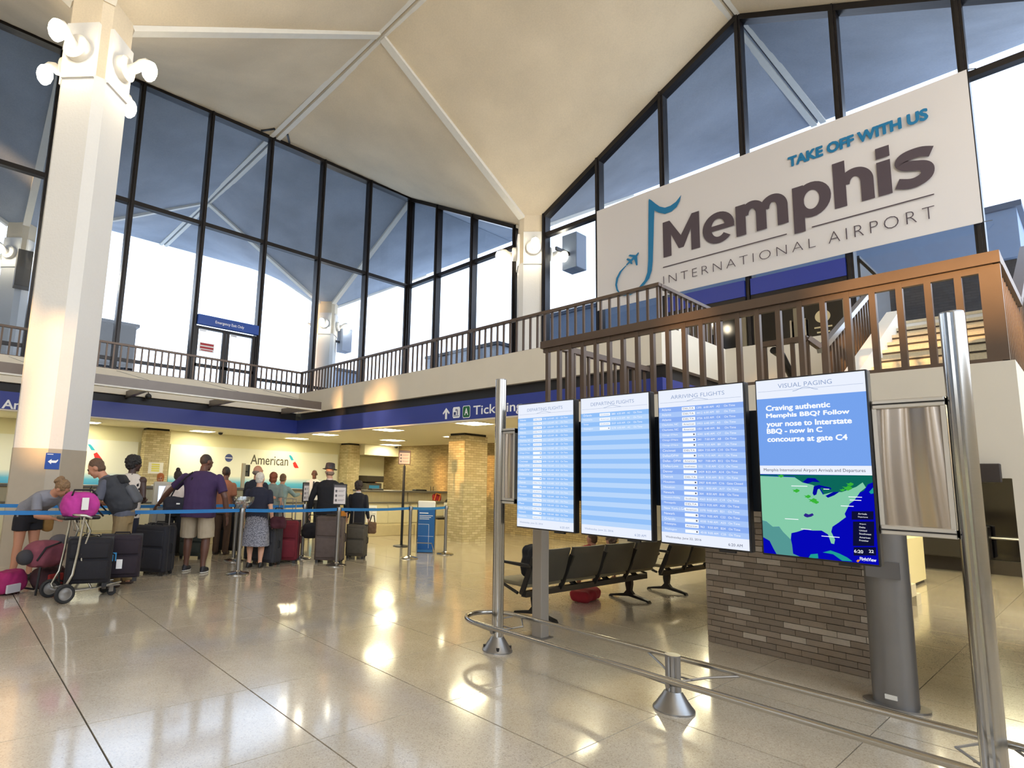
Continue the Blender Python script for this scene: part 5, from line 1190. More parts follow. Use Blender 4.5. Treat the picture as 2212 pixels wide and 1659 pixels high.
        if sleeve == 'short': b.tube([s0, s0.lerp(el_,0.4), s0.lerp(el_,0.72)], [0.072*s*ar,0.070*s*ar,0.072*s*ar], 14, 1)
        elif sleeve == 'long': b.tube([s0, s0.lerp(el_,0.5), el_, el_.lerp(wr_,0.5), el_.lerp(wr_,0.93)], [0.072*s*ar,0.066*s*ar,0.058*s*ar,0.054*s*ar,0.042*s*ar], 14, 1)
        dd = (wr_-el_).normalized(); sx_ = V((0,1,0))-dd*dd.y
        if sx_.length < 0.3: sx_ = V((-q,0,0))-dd*(dd.x*-q)
        sx_.normalize(); nn_ = dd.cross(sx_)*q       # palm side
        pm = wr_+dd*0.05*s
        Mh = Matrix((sx_, nn_, dd)).transposed(); b.ell(pm, (0.042*s,0.019*s,0.055*s), 12, 8, 0, Mh)
        for k in range(4):
            o_ = (0.036-0.024*k)*s; ln = (0.066,0.078,0.074,0.056)[k]*s; base = wr_+dd*0.088*s+sx_*o_
            m1 = base+dd*ln*0.5+nn_*(-ln*0.25*curl); m2 = m1+dd*ln*0.5*(1-curl*0.5)+nn_*(-ln*0.55*curl); b.tube([base-dd*0.015*s, m1, m2], [0.0098*s,0.0094*s,0.008*s], 8, 0)
        tb = wr_+dd*0.035*s+sx_*0.036*s; t1 = tb+dd*0.03*s+sx_*0.022*s-nn_*0.012*s; t2 = t1+dd*0.032*s+sx_*0.004*s-nn_*0.014*s; b.tube([tb-sx_*0.015*s, t1, t2], [0.013*s,0.0115*s,0.009*s], 8, 0)
        A[sd_+'h'] = pm
    # legs
    F = {'L': (-0.10,0.0), 'R': (0.10,0.0)}
    if feet: F.update(feet)
    for q, sd_ in ((-1,'L'),(1,'R')):
        hp_ = pel+V((q*0.088*w*s,0,-0.02*s)); fx_, fy_ = F[sd_][0]*s, F[sd_][1]*s
        if not sit: an = V((fx_,fy_,0.085*s)); kn = hp_.lerp(an,0.5)+V((q*0.01,0.03,0.0))*s
        else: kn = hp_+V((q*0.04,0.40,0.02))*s; an = V((kn.x,kn.y+0.04*s,0.085*s)) if not isinstance(sit, float) else V((kn.x,kn.y+0.06,kn.z-sit))
        g = 0.95+0.3*(w-1)
        if legs == 'pants':
            b.tube([hp_, hp_.lerp(kn,0.5), kn, kn.lerp(an,0.5), an+V((0,0,-0.03*s))], [0.100*s*g,0.090*s*g,0.074*s*g,0.068*s,0.062*s], 14, 2); b.tube([an, an+V((0,0,-0.05*s))],[0.04*s,0.04*s],10,0)
        else:
            b.tube([hp_, hp_.lerp(kn,0.5), kn, kn.lerp(an,0.32), kn.lerp(an,0.8), an], [0.092*s*g,0.080*s*g,0.058*s*g,0.060*s*g,0.040*s,0.037*s], 14, 0)
            if legs == 'shorts': b.tube([hp_, hp_.lerp(kn,0.5), hp_.lerp(kn,0.95)], [0.108*s*g,0.112*s*g,0.112*s*g], 16, 2)
            if legs == 'minis': b.tube([hp_, hp_.lerp(kn,0.25), hp_.lerp(kn,0.48)], [0.106*s*g,0.110*s*g,0.110*s*g], 16, 2)
        fo = V((an.x+q*0.01,an.y,an.z-0.085*s))
        b.ell(fo+V((0,0.055*s,0.035*s)), (0.046*s,0.130*s,0.045*s), 14, 8, 3); b.ell(fo+V((0,0.0,0.055*s)), (0.043*s,0.060*s,0.055*s), 12, 8, 3); b.ell(fo+V((0,0.055*s,0.012*s)), (0.050*s,0.135*s,0.014*s), 14, 6, 7)
    if legs == 'skirt': loft([ring(pel+V((0,0,-0.50*s)),0.225*w,0.20*d,ty=Y), ring(pel+V((0,0,-0.30*s)),0.212*w,0.18*d,ty=Y), ring(pel+V((0,0,-0.10*s)),0.192*w,0.15*d,ty=Y), ring(pel+V((0,0,0.06*s)),0.165*w,0.125*d,ty=Y)], 2)
    me = remesh(b, voxel)
    hm = hair[1] or M_eye
    paint(me, b, [SKIN[skin], top, bottom or top, shoes or M_dark, M_eye, M_lip if collar is None else collar, hm, M_sole if shoes and 'sole' in shoes.name else (shoes or M_dark)])
    nor = [v.normal.copy() for v in me.vertices]
    for v, vn in zip(me.vertices, nor):
        if not sit and v.co.z < 0: v.co.z = 0
        n_ = noise.noise(v.co*9.0)*0.004+noise.noise(V((v.co.x*22,v.co.y*22,v.co.z*7)))*0.003
        if v.co.z > 0.12 and v.co.z < hc.z-0.15: v.co += vn*n_
    link('body', me, t)
    # hair
    if hair[0] != 'bald':
        hb = MB()
        def hh(c, r): hb.ell(hp(*c), [q*s for q in r], 18, 12, 0, HM)
        k = hair[0]
        if k == 'short': hh((0,-0.022,0.030),(0.083,0.094,0.098)); hh((0,-0.045,-0.03),(0.072,0.062,0.06))
        elif k == 'crop': hh((0,-0.020,0.026),(0.080,0.092,0.096))
        elif k == 'fringe': hh((0,-0.035,-0.02),(0.083,0.075,0.055))
        elif k == 'curly': hh((0,-0.025,0.045),(0.108,0.118,0.108)); hh((0,-0.05,-0.02),(0.090,0.085,0.075))
        elif k == 'bun': hh((0,-0.018,0.028),(0.082,0.096,0.099)); hh((0,-0.05,-0.03),(0.07,0.06,0.055)); hh((0,-0.055,0.135),(0.045,0.045,0.045))
        elif k == 'lowbun': hh((0,-0.018,0.030),(0.084,0.097,0.100)); hh((0,-0.10,0.075),(0.055,0.05,0.055)); hh((0.03,-0.12,0.04),(0.035,0.03,0.05))
        elif k == 'bob': hh((0,-0.022,0.026),(0.096,0.106,0.105)); hh((0,-0.04,-0.06),(0.092,0.078,0.075))
        hm_ = remesh(hb, 0.008, 2); am_ = {'curly': 0.016, 'bob': 0.006, 'lowbun': 0.008}.get(k, 0.004)
        nor = [v.normal.copy() for v in hm_.vertices]
        for v, vn in zip(hm_.vertices, nor): v.co += vn*(noise.noise(v.co*30)*am_+noise.noise(v.co*70)*am_*0.4)
        hm_.materials.append(hair[1]); hm_.polygons.foreach_set('use_smooth', [True]*len(hm_.polygons)); link('hair', hm_, t)
    t['_'] = 0; del t['_']
    return t, hp, A, s
M_shoe_b = mat('shoe black', (26,24,24), 0.5); M_shoe_s = mat('shoe black white sole', (30,28,34), 0.6); M_shoe_br = mat('shoe brown', (60,44,36), 0.6); M_shoe_g = mat('shoe grey', (110,104,100), 0.6)
H_br = hairmat('brown', (104,78,54)); H_bl = hairmat('black', (28,24,24)); H_wh = hairmat('white', (206,200,190)); H_rd = hairmat('auburn', (120,62,38)); H_dk = hairmat('dark brown', (46,34,32)); H_gy = hairmat('grey stubble', (120,106,96)); H_sb = hairmat('sandy', (120,96,74)); H_or = hairmat('copper', (176,98,44))
def W(px, py, y): p = hit(px, py, 1, y); return (p.x, p.y)
# 1 bending woman
pw, hp1, A1, s1 = person('woman bending forward over the luggage cart in grey T-shirt and black shorts', G(44,1254)[:2], (0.52,-0.85), 1.66, 1.04, skin='tan', top=cloth('grey tee', (128,128,136)), bottom=cloth('black short', (26,24,30)), shoes=M_shoe_b, legs='minis', lean=62, neck=14, yaw=25,
    arms={'L': ((-0.03,0.10,-0.24),(0.05,0.20,-0.02)), 'R': ((0.03,0.08,-0.25),(-0.05,0.22,-0.02))}, feet={'L': (-0.09,0.02), 'R': (0.09,-0.06)}, hair=('lowbun',hairmat('light brown', (134,104,72))), hem=0.92)
# 2 young man with backpack
py_, hp2, A2, s2 = person('young man with sandy hair and grey T-shirt wearing a big grey backpack', G(252,1265)[:2], (-0.86,0.42), 1.76, 1.0, skin='tan', top=cloth('slate tee', (84,86,98)), bottom=cloth('khaki trousers', (136,116,82)), shoes=M_shoe_br, lean=36, neck=12, yaw=0,
    arms={'L': ((-0.05,0.06,-0.27),(0.05,0.24,-0.02)), 'R': ((0.05,0.04,-0.27),(-0.04,0.24,0.02))}, feet={'L': (-0.12,0.0), 'R': (0.13,-0.10)}, hair=('short',hairmat('mid brown', (92,68,50))))
# 3 spotted blouse woman
person('woman with short black curls in a white blouse with dark spots', W(288,976,9.75), (0.62,0.62), 1.71, 1.10, skin='deep', top=spotted('spot blouse', (34,28,30), (206,196,186), 15, 0.30, 0.36), bottom=cloth('dark jeans', (36,38,54)), shoes=M_shoe_b, sleeve='none', lean=3, yaw=-38, arms={'R': ((0.06,-0.04,-0.26),(-0.08,0.16,-0.06)), 'L': ((-0.04,-0.02,-0.27),(0.06,0.18,-0.04))}, hair=('curly',H_bl), hem=0.80)
# 4 bun woman
person('woman with high bun and pale shirt at the kiosk behind the purple shirt man', W(387,1002,11.0), (0.5,0.86), 1.52, 1.0, skin='tan', top=cloth('pale shirt', (206,192,184)), bottom=cloth('black trousers', (24,24,28)), shoes=M_shoe_b, sleeve='long', arms={'L': ((-0.10,0.02,-0.25),(0.04,0.2,0.02)), 'R': ((0.08,0.06,-0.25),(-0.04,0.2,0.04))}, hair=('bun',H_dk), voxel=0.011)
# 5 purple man
pp, hp5, A5, s5 = person('large man in purple shirt and khaki shorts seen from behind', G(417,1236)[:2], (0.66,0.75), 1.80, 1.38, 1.45, skin='dark', top=cloth('purple shirt', (58,38,78)), bottom=cloth('khaki shorts', (164,150,128)), shoes=M_shoe_s, legs='shorts', lean=7, neck=16, yaw=-30, belly=0.03, arms={'L': ((-0.24,0.05,-0.20),(-0.20,0.10,-0.20)), 'R': ((0.12,-0.02,-0.28),(0.03,0.06,-0.27))}, feet={'L': (-0.14,0.06), 'R': (0.15,-0.04)}, hair=('crop',hairmat('shaved', (42,34,32))), shoulders=1.06, hem=0.80)
# 6 navy man, 7 white haired woman
person('bald man in navy jacket standing behind the white haired woman', W(557,1001,10.0), (0.9,0.45), 1.66, 1.12, 1.1, skin='tan', top=cloth('navy jacket', (30,34,48)), bottom=cloth('dark trousers', (34,34,40)), shoes=M_shoe_b, sleeve='long', yaw=-10, hair=('fringe',H_gy), arms={'R': ((0.06,0.02,-0.27),(-0.06,0.2,0.02)), 'L': ((-0.06,0.02,-0.27),(0.06,0.2,0.02))})
person('woman with cropped white hair in navy top and speckled grey skirt', G(548,1226)[:2], (0.62,0.78), 1.53, 1.12, 1.12, skin='light', top=cloth('navy tee', (28,30,48)), bottom=spotted('speckle skirt', (66,68,82), (146,146,156), 70, 0.25, 0.6), shoes=M_shoe_b, legs='skirt', yaw=-12, hair=('short',H_wh), feet={'L': (-0.09,0.0), 'R': (0.10,0.02)}, hem=0.86)
# 8 pair at the counter
person('woman with auburn hair in grey green top at the counter', W(592,1015,11.2), (0.7,0.7), 1.55, 1.0, skin='light', top=cloth('sage top', (120,132,128)), bottom=cloth('grey trousers', (70,70,74)), shoes=M_shoe_b, hair=('bob',H_rd), voxel=0.012)
person('person in pale teal shirt leaning on the counter top', W(607,1027,11.8), (0.75,0.66), 1.54, 1.0, skin='tan', top=cloth('teal shirt', (128,150,150)), bottom=cloth('pale trousers', (170,170,172)), shoes=M_shoe_b, sleeve='long', lean=14, hair=('short',H_br), arms={'R': ((0.12,0.16,-0.16),(0.04,0.24,0.03)), 'L': ((-0.06,0.12,-0.2),(0.0,0.22,0.04))}, voxel=0.012)
# 9 agent with tie
ag, hp9, A9, s9 = person('airline agent in white shirt and dark tie behind the counter', (7.96,14.1), (-0.55,-0.83), 1.68, 1.02, skin='dark', top=mat('cloth agent white', (232,230,226), 0.8), bottom=cloth('dark trousers', (34,34,40)), shoes=M_shoe_b, sleeve='long', neck=12, hair=('bald',None), arms={'L': ((-0.05,0.06,-0.26),(0.04,0.22,0.0)), 'R': ((0.05,0.06,-0.26),(-0.04,0.22,0.0))}, voxel=0.010)
tie = MB().add([(-0.02,0.135,1.36),(0.02,0.135,1.36),(0.035,0.155,1.05),(0,0.157,1.0),(-0.035,0.155,1.05),(-0.02,0.128,1.36),(0.02,0.128,1.36),(0.035,0.148,1.05),(0,0.15,1.0),(-0.035,0.148,1.05)], [(0,1,2,3,4),(9,8,7,6,5),(0,5,6,1),(1,6,7,2),(2,7,8,3),(3,8,9,4),(4,9,5,0)]).build('tie', M_dark, ag)
# 10 hat man
hm, hp10, A10, s10 = person('man in black sweater wearing a dark trilby hat', W(714,1003,9.6), (0.5,0.86), 1.70, 1.34, 1.3, skin='light', top=cloth('black sweater', (22,22,28)), bottom=cloth('grey brown trousers', (96,86,78)), shoes=M_shoe_b, sleeve='long', lean=4, yaw=20, collar=mat('collar pale', (208,190,184), 0.7), hair=('fringe',H_gy), arms={'L': ((-0.10,0.0,-0.28),(-0.02,0.05,-0.26)), 'R': ((0.10,0.02,-0.28),(0.03,0.08,-0.24))}, hem=0.82)
hb_ = MB().lathe([(0.0,0.128),(0.06,0.126),(0.088,0.115),(0.096,0.06),(0.102,0.015),(0.150,0.004),(0.152,0.0),(0.104,0.003),(0.098,0.0),(0.0,0.0)], n=28)
c10 = hp10(0,-0.005,0.055); hat = hb_.build('hat', cloth('hat grey', (44,42,52)), hm, smooth=60); hat.location = c10; hat.rotation_euler = (math.radians(-4),math.radians(3),0); hat.scale = (0.95,1.1,1)
MB().lathe([(0.099,0.018),(0.1035,0.018),(0.101,0.045),(0.0965,0.045)], n=28).build('hat_band', M_dark, hat)
b = MB()
for q in (-1,1): b.tube([hp10(q*0.062,0.098,0.0), hp10(q*0.085,0.03,0.01), hp10(q*0.08,-0.02,0.0)],0.003,6); b.tube([hp10(q*0.032+0.022*math.cos(k*PI/6),0.108,0.0+0.018*math.sin(k*PI/6)) for k in range(12)],0.0025,6,closed=True)
b.build('spectacles', M_dark, hm)
# 11 suit person
person('short person with dark curls in a black trouser suit carrying a handbag', G(768,1196)[:2], (0.72,0.68), 1.42, 1.08, 1.1, skin='light', top=cloth('black suit', (28,28,36)), bottom=cloth('black slacks', (32,32,40)), shoes=M_shoe_g, sleeve='long', hair=('curly',H_dk), hem=0.72, collar=mat('collar white', (220,214,210), 0.7), feet={'L': (-0.08,0.03), 'R': (0.09,-0.02)})
# 12, 13
person('agent with copper hair behind the counter next to the brick pillar', W(348,1018,14.0), (-0.3,-0.95), 1.45, 1.0, skin='tan', top=mat('cloth agent white', (232,230,226), 0.8), bottom=cloth('dark trousers', (34,34,40)), shoes=M_shoe_b, sleeve='long', neck=14, hair=('bob',H_or), voxel=0.012)
person('man mostly hidden behind the shoulder of the purple shirt man', W(490,1004,10.8), (0.7,0.7), 1.62, 1.0, skin='dark', top=cloth('orange brown shirt', (150,96,70)), bottom=cloth('brown trousers', (80,60,48)), shoes=M_shoe_br, hair=('crop',hairmat('shaved', (42,34,32))), voxel=0.012)
# seated children
person('child with short brown hair slouching in the beam seats', (6.50,4.60,0.17), (0.0,1.0), 1.16, 1.0, skin='tan', top=cloth('red shirt', (150,40,40)), bottom=cloth('blue jeans', (70,84,120)), shoes=mat('shoe white blue', (180,186,210), 0.6), sit=0.25, lean=-60, neck=42, hair=('short',H_br), voxel=0.010)
person('child with curly grey brown hair slouching beside the other child', (6.95,4.60,0.17), (0.05,1.0), 1.12, 1.0, skin='light', top=cloth('grey hoodie', (130,124,120)), bottom=cloth('blue jeans', (70,84,120)), shoes=M_shoe_b, sit=0.25, lean=-62, neck=44, hair=('curly',hairmat('ash', (128,112,98))), voxel=0.010)
# ================================================================== LUGGAGE
M_tire = mat('tyre', (24,24,26), 0.7); M_zip = mat('zip', (40,38,40), 0.5); M_chr = mat('chrome tube', (196,194,186), 0.2, metal=0.95)
def suitcase(loc, rz, w, d, h, col, label, ext=0.0, trim=None, tagc=None, tilt=0.0):
    """upright case; front looks along local -y"""
    t = thing('suitcase', (loc[0],loc[1],loc[2] if len(loc) > 2 else 0), rz, label, 'suitcase', 'travel cases'); m = cloth('case %d%d%d' % col, col, 0.12); m2 = trim or cloth('trim %d%d%d' % col, tuple(int(c*0.7) for c in col), 0.1)
    z0 = 0.045; bd = MB().rbox((-w/2,-d/2,z0),(w/2,d/2,h),0.045,n=3).build('body', m, t, smooth=50)
    pk = MB().rbox((-w/2+0.03,-d/2-0.03,z0+0.05),(w/2-0.03,-d/2+0.02,z0+(h-z0)*0.52),0.02).build('front_pocket', m, t, smooth=50)
    MB().rbox((-w/2+0.03,-d/2-0.022,z0+(h-z0)*0.56),(w/2-0.03,-d/2+0.02,h-0.06),0.016).build('upper_pocket', m, t, smooth=50)
    for y in (-d*0.22, d*0.22): MB().rbox((-w/2-0.005,y-0.008,z0-0.002),(w/2+0.005,y+0.008,h+0.005),0.004).build('zip_band', M_zip, bd)
    MB().tube([(-0.09,0,h-0.01),(-0.08,0,h+0.025),(0.08,0,h+0.025),(0.09,0,h-0.01)],0.010,8).build('carry_handle', m2, t)
    MB().tube([(w/2-0.002,0,h*0.45),(w/2+0.025,0,h*0.47),(w/2+0.025,0,h*0.63),(w/2-0.002,0,h*0.65)],0.010,8).build('side_handle', m2, t)
    for s_ in (-1,1):
        MB().lathe([(0.0,-0.016),(0.032,-0.016),(0.034,0.0),(0.032,0.016),(0.0,0.016)], (s_*(w/2-0.05),d/2-0.04,0.034), 16, 0, 0).build('wheel', M_tire, t, smooth=40); MB().cbox((s_*(w/2-0.05),-d/2+0.04,0.024),(0.05,0.03,0.048)).build('foot', M_dark, t)
    if ext: MB().tube([(-0.11,d/2-0.03,h-0.02),(-0.11,d/2-0.03,h+ext),(0.11,d/2-0.03,h+ext),(0.11,d/2-0.03,h-0.02)],[0.010,0.010,0.010,0.010],8).build('pull_handle', M_alu if ext < 0.5 else M_dark, t)
    if tagc:
        g = MB().box((-0.035,-d/2-0.045,h*0.30),(0.03,-d/2-0.04,h*0.30+0.11)).build('luggage_tag', mat('tag %d%d%d' % tagc, tagc, 0.5), t)
    return t
suitcase(G(330,1240)[:2], math.radians(-50), 0.50, 0.30, 0.70, (28,28,36), 'black suitcase with raised handle at the left hand of the purple shirt man', 0.26)
suitcase((3.62,10.55), math.radians(-40), 0.42, 0.26, 0.50, (52,58,54), 'dark green grey suitcase between the legs of the purple shirt man')
suitcase((4.47,11.0), math.radians(-55), 0.42, 0.26, 0.76, (30,30,34), 'tall black suitcase behind the candy bowl stanchion', 0.2)
suitcase((3.05,10.5), math.radians(-30), 0.42, 0.26, 0.62, (30,28,34), 'black suitcase behind the purple shirt man near the bun woman')
suitcase((4.43,9.30), math.radians(-62), 0.44, 0.28, 0.64, (46,46,52), 'charcoal suitcase beside the speckled skirt', 0.42)
suitcase((4.83,9.42), math.radians(-40), 0.46, 0.30, 0.72, (104,22,36), 'dark red suitcase right of the speckled skirt', 0.36)
suitcase((5.25,10.35), math.radians(-45), 0.42, 0.26, 0.62, (46,56,48), 'dark green suitcase with tall handle behind the red one', 0.44)
suitcase((5.50,9.05), math.radians(-42), 0.50, 0.30, 0.80, (92,80,76), 'large grey brown suitcase in front of the hat man', 0.0)
suitcase((6.22,9.28), math.radians(-48), 0.38, 0.25, 0.62, (78,72,62), 'smaller olive brown suitcase beside the suit person', 0.28)
def bag(nm, loc, rz, r, col, label, straps=(), cat='bag', top=None, flat_=0.85, grp='carried bags'):
    """soft bag: swollen rounded body of half sizes r with strap tubes"""
    t = thing(nm, loc, rz, label, cat, grp); m = cloth('bag %d%d%d' % col, col, 0.14)
    b = MB(); b.rbox((-r[0],-r[1],0),(r[0],r[1],2*r[2]),min(r)*0.85,n=4); me = remesh(b, max(0.010, max(r)*0.05), 6)
    nor = [v.normal.copy() for v in me.vertices]
    for v, n_ in zip(me.vertices, nor): v.co += n_*(noise.noise(v.co*8+Vector(loc))*0.018+noise.noise(v.co*20)*0.006)
    for v in me.vertices: v.co.z = max(v.co.z, 0.0)
    me.materials.clear(); me.materials.append(m); me.polygons.foreach_set('use_smooth', [True]*len(me.polygons)); link('body', me, t)
    for s_ in straps: MB().tube(s_, 0.011, 8, sx=1.0).build('strap', top or cloth('strap dark', (24,22,26)), t, smooth=60)
    return t
# ---- luggage trolley
ct = thing('luggage_trolley', (1.205,7.85,0), math.radians(11.5), 'chrome tube luggage trolley loaded with black cases', 'trolley')
for s_ in (-1,1):
    wl = MB().lathe([(0.068,-0.018),(0.09,-0.024),(0.104,-0.012),(0.104,0.012),(0.09,0.024),(0.068,0.018)], (0,s_*0.22,0.104), 28, 0, 1).build('wheel', M_tire, ct, smooth=40)
    MB().lathe([(0.0,-0.026),(0.03,-0.030),(0.05,-0.020),(0.069,-0.022),(0.069,0.022),(0.05,0.020),(0.03,0.030),(0.0,0.026)], (0,s_*0.22,0.104), 24, 0, 1).build('hub', M_alu, wl, smooth=40)
    MB().tube([(0.03,s_*0.19,0.10),(0.0,s_*0.19,0.16),(0.07,s_*0.19,0.30),(0.10,s_*0.19,0.55),(0.13,s_*0.19,0.94)],0.014,10).build('frame_tube', M_chr, ct, smooth=60)
    MB().tube([(0.13,s_*0.17,0.94),(0.22,s_*0.17,0.78),(0.15,s_*0.17,0.52),(0.17,s_*0.17,0.35),(0.30,s_*0.17,0.12)],0.012,10).build('back_tube', M_chr, ct, smooth=60)
    MB().tube([(0.0,s_*0.19,0.12),(0.3,s_*0.19,0.12),(0.66,s_*0.10,0.15)],0.012,10).build('deck_tube', M_chr, ct, smooth=60)
    cw = MB().lathe([(0.0,-0.014),(0.048,-0.014),(0.052,0.0),(0.048,0.014),(0.0,0.014)], (0.56,s_*0.10,0.052), 20, 0, 1).build('caster', M_tire, ct, smooth=40); MB().box((0.52,s_*0.10-0.022,0.05),(0.57,s_*0.10+0.022,0.13)).build('caster_fork', M_alu, cw)
MB().tube([(0.0,-0.22,0.104),(0.0,0.22,0.104)],0.012,8).build('axle', M_alu, ct)
MB().tube([(0.20,-0.21,0.93),(0.13,-0.22,0.96),(0.06,-0.19,0.965),(0.05,0.19,0.965),(0.12,0.22,0.96)],0.016,10).build('handle', M_chr, ct, smooth=60)
MB().box((0.05,-0.18,0.125),(0.62,0.18,0.135)).build('deck', M_alu, ct)
for k in range(5): MB().tube([(0.13+0.0*k,-0.17+0.085*k,0.94),(0.17,-0.17+0.085*k,0.76),(0.32,-0.17+0.085*k,0.72)],0.005,6).build('basket_wire', M_chr, ct)
MB().tube([(0.32,-0.18,0.72),(0.32,0.18,0.72)],0.008,8).build('basket_rim', M_chr, ct)
suitcase((1.50,7.84,0.136), math.radians(-14), 0.46, 0.28, 0.56, (24,22,28), 'black suitcase standing on the trolley nearest its handle')
tc_ = suitcase((1.88,8.06,0.136), math.radians(-14), 0.46, 0.28, 0.56, (34,24,34), 'dark plum black suitcase on the trolley with blue and white tags', tagc=(230,228,226))
MB().box((-0.10,-0.18,0.26),(-0.04,-0.175,0.36)).build('luggage_tag', mat('tag blue', (60,150,206), 0.5), tc_)
bag('duffel_bag', (1.35,7.93,0.90), math.radians(14), (0.20,0.15,0.16), (178,52,140), 'bright pink duffel bag on top of the trolley basket', [[(-0.14,-0.1,0.28),(-0.10,-0.05,0.345),(0.10,-0.05,0.345),(0.14,-0.1,0.28)]], 'duffel bag')
dd_ = bpy.data.objects['duffel_bag']; MB().box((-0.055,-0.176,0.12),(0.02,-0.168,0.26)).build('luggage_tag', M_white, dd_); MB().rbox((-0.2,-0.115,-0.0),(0.21,0.115,0.045),0.02).build('dark_base', M_dark, dd_)
bag('child_seat', (1.12,8.42,0.30), math.radians(25), (0.22,0.15,0.16), (120,60,72), 'padded pink and grey child seat behind the trolley', [[(-0.16,-0.12,0.1),(-0.1,-0.17,0.25),(0.08,-0.16,0.3)]], 'child seat')
cs_ = bpy.data.objects['child_seat']; MB().ell((-0.24,-0.02,0.14),(0.09,0.09,0.09)).build('headrest', cloth('headrest grey', (52,50,54)), cs_, smooth=60); MB().ell((0.16,0.0,0.30),(0.12,0.08,0.08)).build('side_wing', cloth('wing grey', (84,80,84)), cs_, smooth=60)
for q in (-0.1,0.12): MB().tube([(q,-0.1,0.02),(q*1.3,-0.12,-0.30)],0.014,8).build('stand_leg', M_dark, cs_)
bag('backpack', G(98,1272)[:2]+Vector((0,)) if False else (1.22,8.66,0.0), math.radians(30), (0.20,0.13,0.14), (58,30,34), 'black and red backpack lying on the floor behind the trolley', [[(-0.15,-0.12,0.1),(-0.05,-0.2,0.14),(0.1,-0.17,0.08)]], 'backpack')
bb_ = bpy.data.objects['backpack']; MB().rbox((-0.12,-0.165,0.06),(0.08,-0.13,0.20),0.02).build('red_panel', cloth('panel red', (140,36,32)), bb_)
bag('pink_bag', (0.80,8.56,0.0), math.radians(40), (0.20,0.15,0.135), (142,22,84), 'magenta bag lying on the floor at the left edge', [[(0.12,-0.14,0.05),(0.22,-0.16,0.02),(0.2,-0.02,0.03)]], 'bag')
pb_ = bpy.data.objects['pink_bag']; MB().rbox((-0.17,-0.17,0.03),(0.02,-0.145,0.13),0.01).build('label_patch', mat('patch grey', (176,172,176), 0.5), pb_)
bag('pink_bag', (0.42,8.60,0.0), math.radians(20), (0.12,0.11,0.20), (158,24,96), 'second magenta bag standing upright at the left picture edge', [], 'bag')
# ---- bags people carry
def at_person(t, x, y, z): return t.matrix_basis @ Vector((x,y,z))
p = at_person(py_, 0.0,-0.06,0.93)
bp_ = bag('backpack', p, py_.rotation_euler.z, (0.22,0.16,0.28), (52,54,60), 'big grey and black backpack worn by the young man', [[(-0.13,0.10,0.42),(-0.13,0.19,0.465),(-0.14,0.29,0.38),(-0.15,0.24,0.12)],[(0.13,0.10,0.42),(0.13,0.19,0.465),(0.14,0.29,0.38),(0.15,0.24,0.12)]], 'backpack'); bp_.rotation_euler = (math.radians(-34),0,py_.rotation_euler.z)
MB().rbox((-0.15,-0.22,0.06),(0.15,-0.13,0.32),0.045,n=3).build('pocket', cloth('pocket grey', (84,86,92)), bp_, smooth=60); MB().rbox((-0.15,-0.19,0.36),(0.15,-0.10,0.50),0.04,n=3).build('pocket', cloth('pocket black', (28,28,32)), bp_, smooth=60)
p = at_person(pp, -0.30,-0.10,0.84)
tb_ = bag('shoulder_bag', p, pp.rotation_euler.z+math.radians(10), (0.19,0.09,0.14), (28,28,40), 'black shoulder bag hanging at the left of the purple shirt man', [[(-0.10,0,0.26),(-0.02,-0.04,0.42),(0.10,-0.06,0.56),(0.20,-0.02,0.66)],[(0.13,0,0.25),(0.17,-0.05,0.42),(0.21,-0.06,0.58)]], 'bag')
MB().box((0.02,-0.105,0.17),(0.07,-0.098,0.19)).build('bag_print', M_white, tb_)
p = at_person(hm, -0.30,-0.10,0.36)
bag('travel_bag', p, hm.rotation_euler.z+0.3, (0.17,0.10,0.14), (28,26,34), 'black travel bag in the left hand of the hat man', [[(-0.09,0,0.26),(-0.04,0,0.42),(0.06,0,0.42),(0.10,0,0.26)]], 'bag')
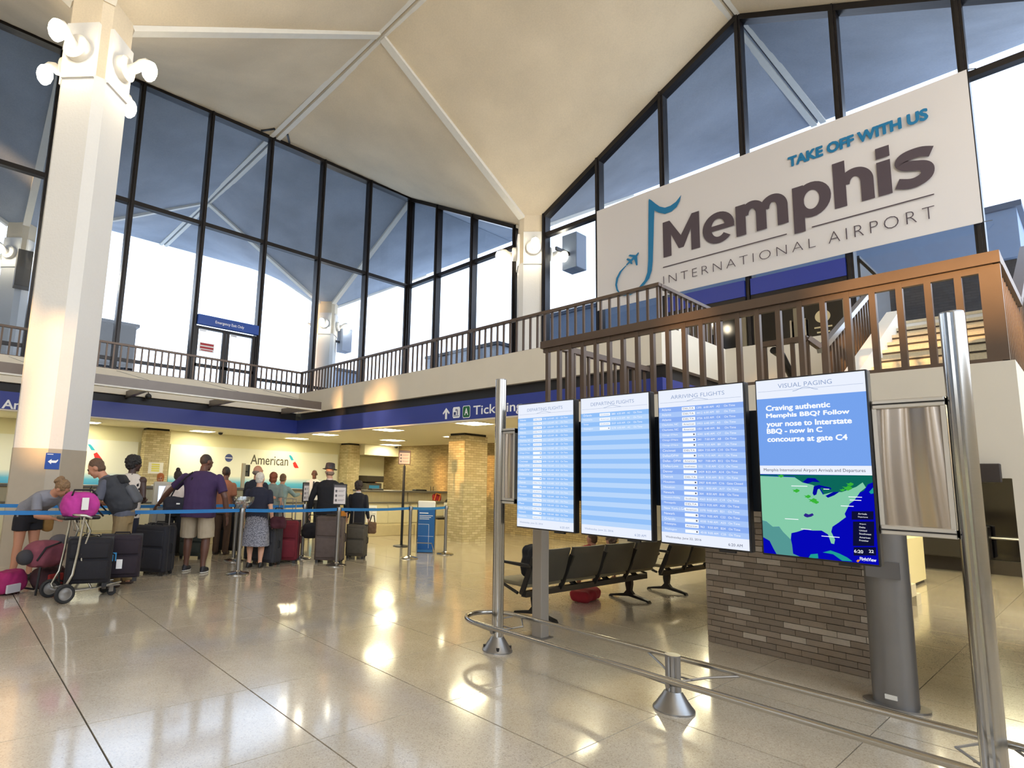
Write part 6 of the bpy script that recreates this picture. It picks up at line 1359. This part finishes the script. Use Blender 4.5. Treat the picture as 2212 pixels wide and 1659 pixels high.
p = at_person(hm, 0.30,0.10,0.66); en = tag(MB().rbox((-0.06,-0.012,0),(0.06,0.012,0.24),0.006).build('envelope', cloth('envelope orange', (206,130,40))), 'orange envelope held at the right side of the hat man', 'envelope'); en.location = p; en.rotation_euler = (0,0,hm.rotation_euler.z+0.4)
wl_ = G(560,1226); bag('handbag', (4.40,8.90,0.62), math.radians(-40), (0.13,0.07,0.10), (66,24,36), 'dark red handbag on the arm of the white haired woman', [[(-0.08,0,0.18),(-0.05,0,0.34),(0.05,0,0.34),(0.08,0,0.18)]], 'bag')
bag('handbag', (6.80,9.62,0.40), math.radians(-30), (0.09,0.05,0.12), (110,84,62), 'small brown handbag carried by the suit person', [[(-0.05,0,0.22),(-0.02,0,0.36),(0.03,0,0.36),(0.05,0,0.22)]], 'bag')
p = at_person(pw, -0.28,-0.02,0.62); bag('handbag', p, pw.rotation_euler.z+1.2, (0.15,0.07,0.11), (150,112,60), 'tan handbag on the hip of the bending woman', [[(-0.10,0,0.2),(-0.04,0.05,0.4),(0.06,0.1,0.5)]], 'bag')
ph = tag(MB().rbox((-0.035,-0.005,0),(0.035,0.005,0.14),0.004).build('phone', M_dark), 'phone held in the hands of the bending woman', 'phone'); ph.location = at_person(pw, 0.0,0.88,0.80); ph.rotation_euler = (0.6,0,pw.rotation_euler.z)
rb = bag('red_bag', (11.35,12.92,0.872), 0.0, (0.20,0.09,0.12), (150,34,38), 'red bag with orange straps on the shelf of the last counter', [[(-0.12,-0.1,0.05),(-0.06,-0.12,0.26),(0.1,-0.12,0.2)],[(0.05,-0.11,0.02),(0.12,-0.11,0.24)]], 'bag', top=mat('orange strap', (220,130,40), 0.6))
MB().tube([(-0.18,0.0,0.2),(-0.18,0.0,0.44)],0.008,6).tube([(-0.08,0.0,0.2),(-0.08,0.0,0.44)],0.008,6).build('pull_handle', M_dark, rb)
bag('backpack', (5.30,4.32,0.428), math.radians(80), (0.14,0.10,0.19), (26,28,34), 'black backpack standing on the first beam seat', [[(-0.05,-0.11,0.34),(0.02,-0.17,0.2),(0.0,-0.15,0.03)]], 'backpack')
bag('red_bag', (6.75,4.62,0.0), 0.2, (0.26,0.13,0.075), (150,30,40), 'red bag on the floor under the beam seats', [], 'bag')
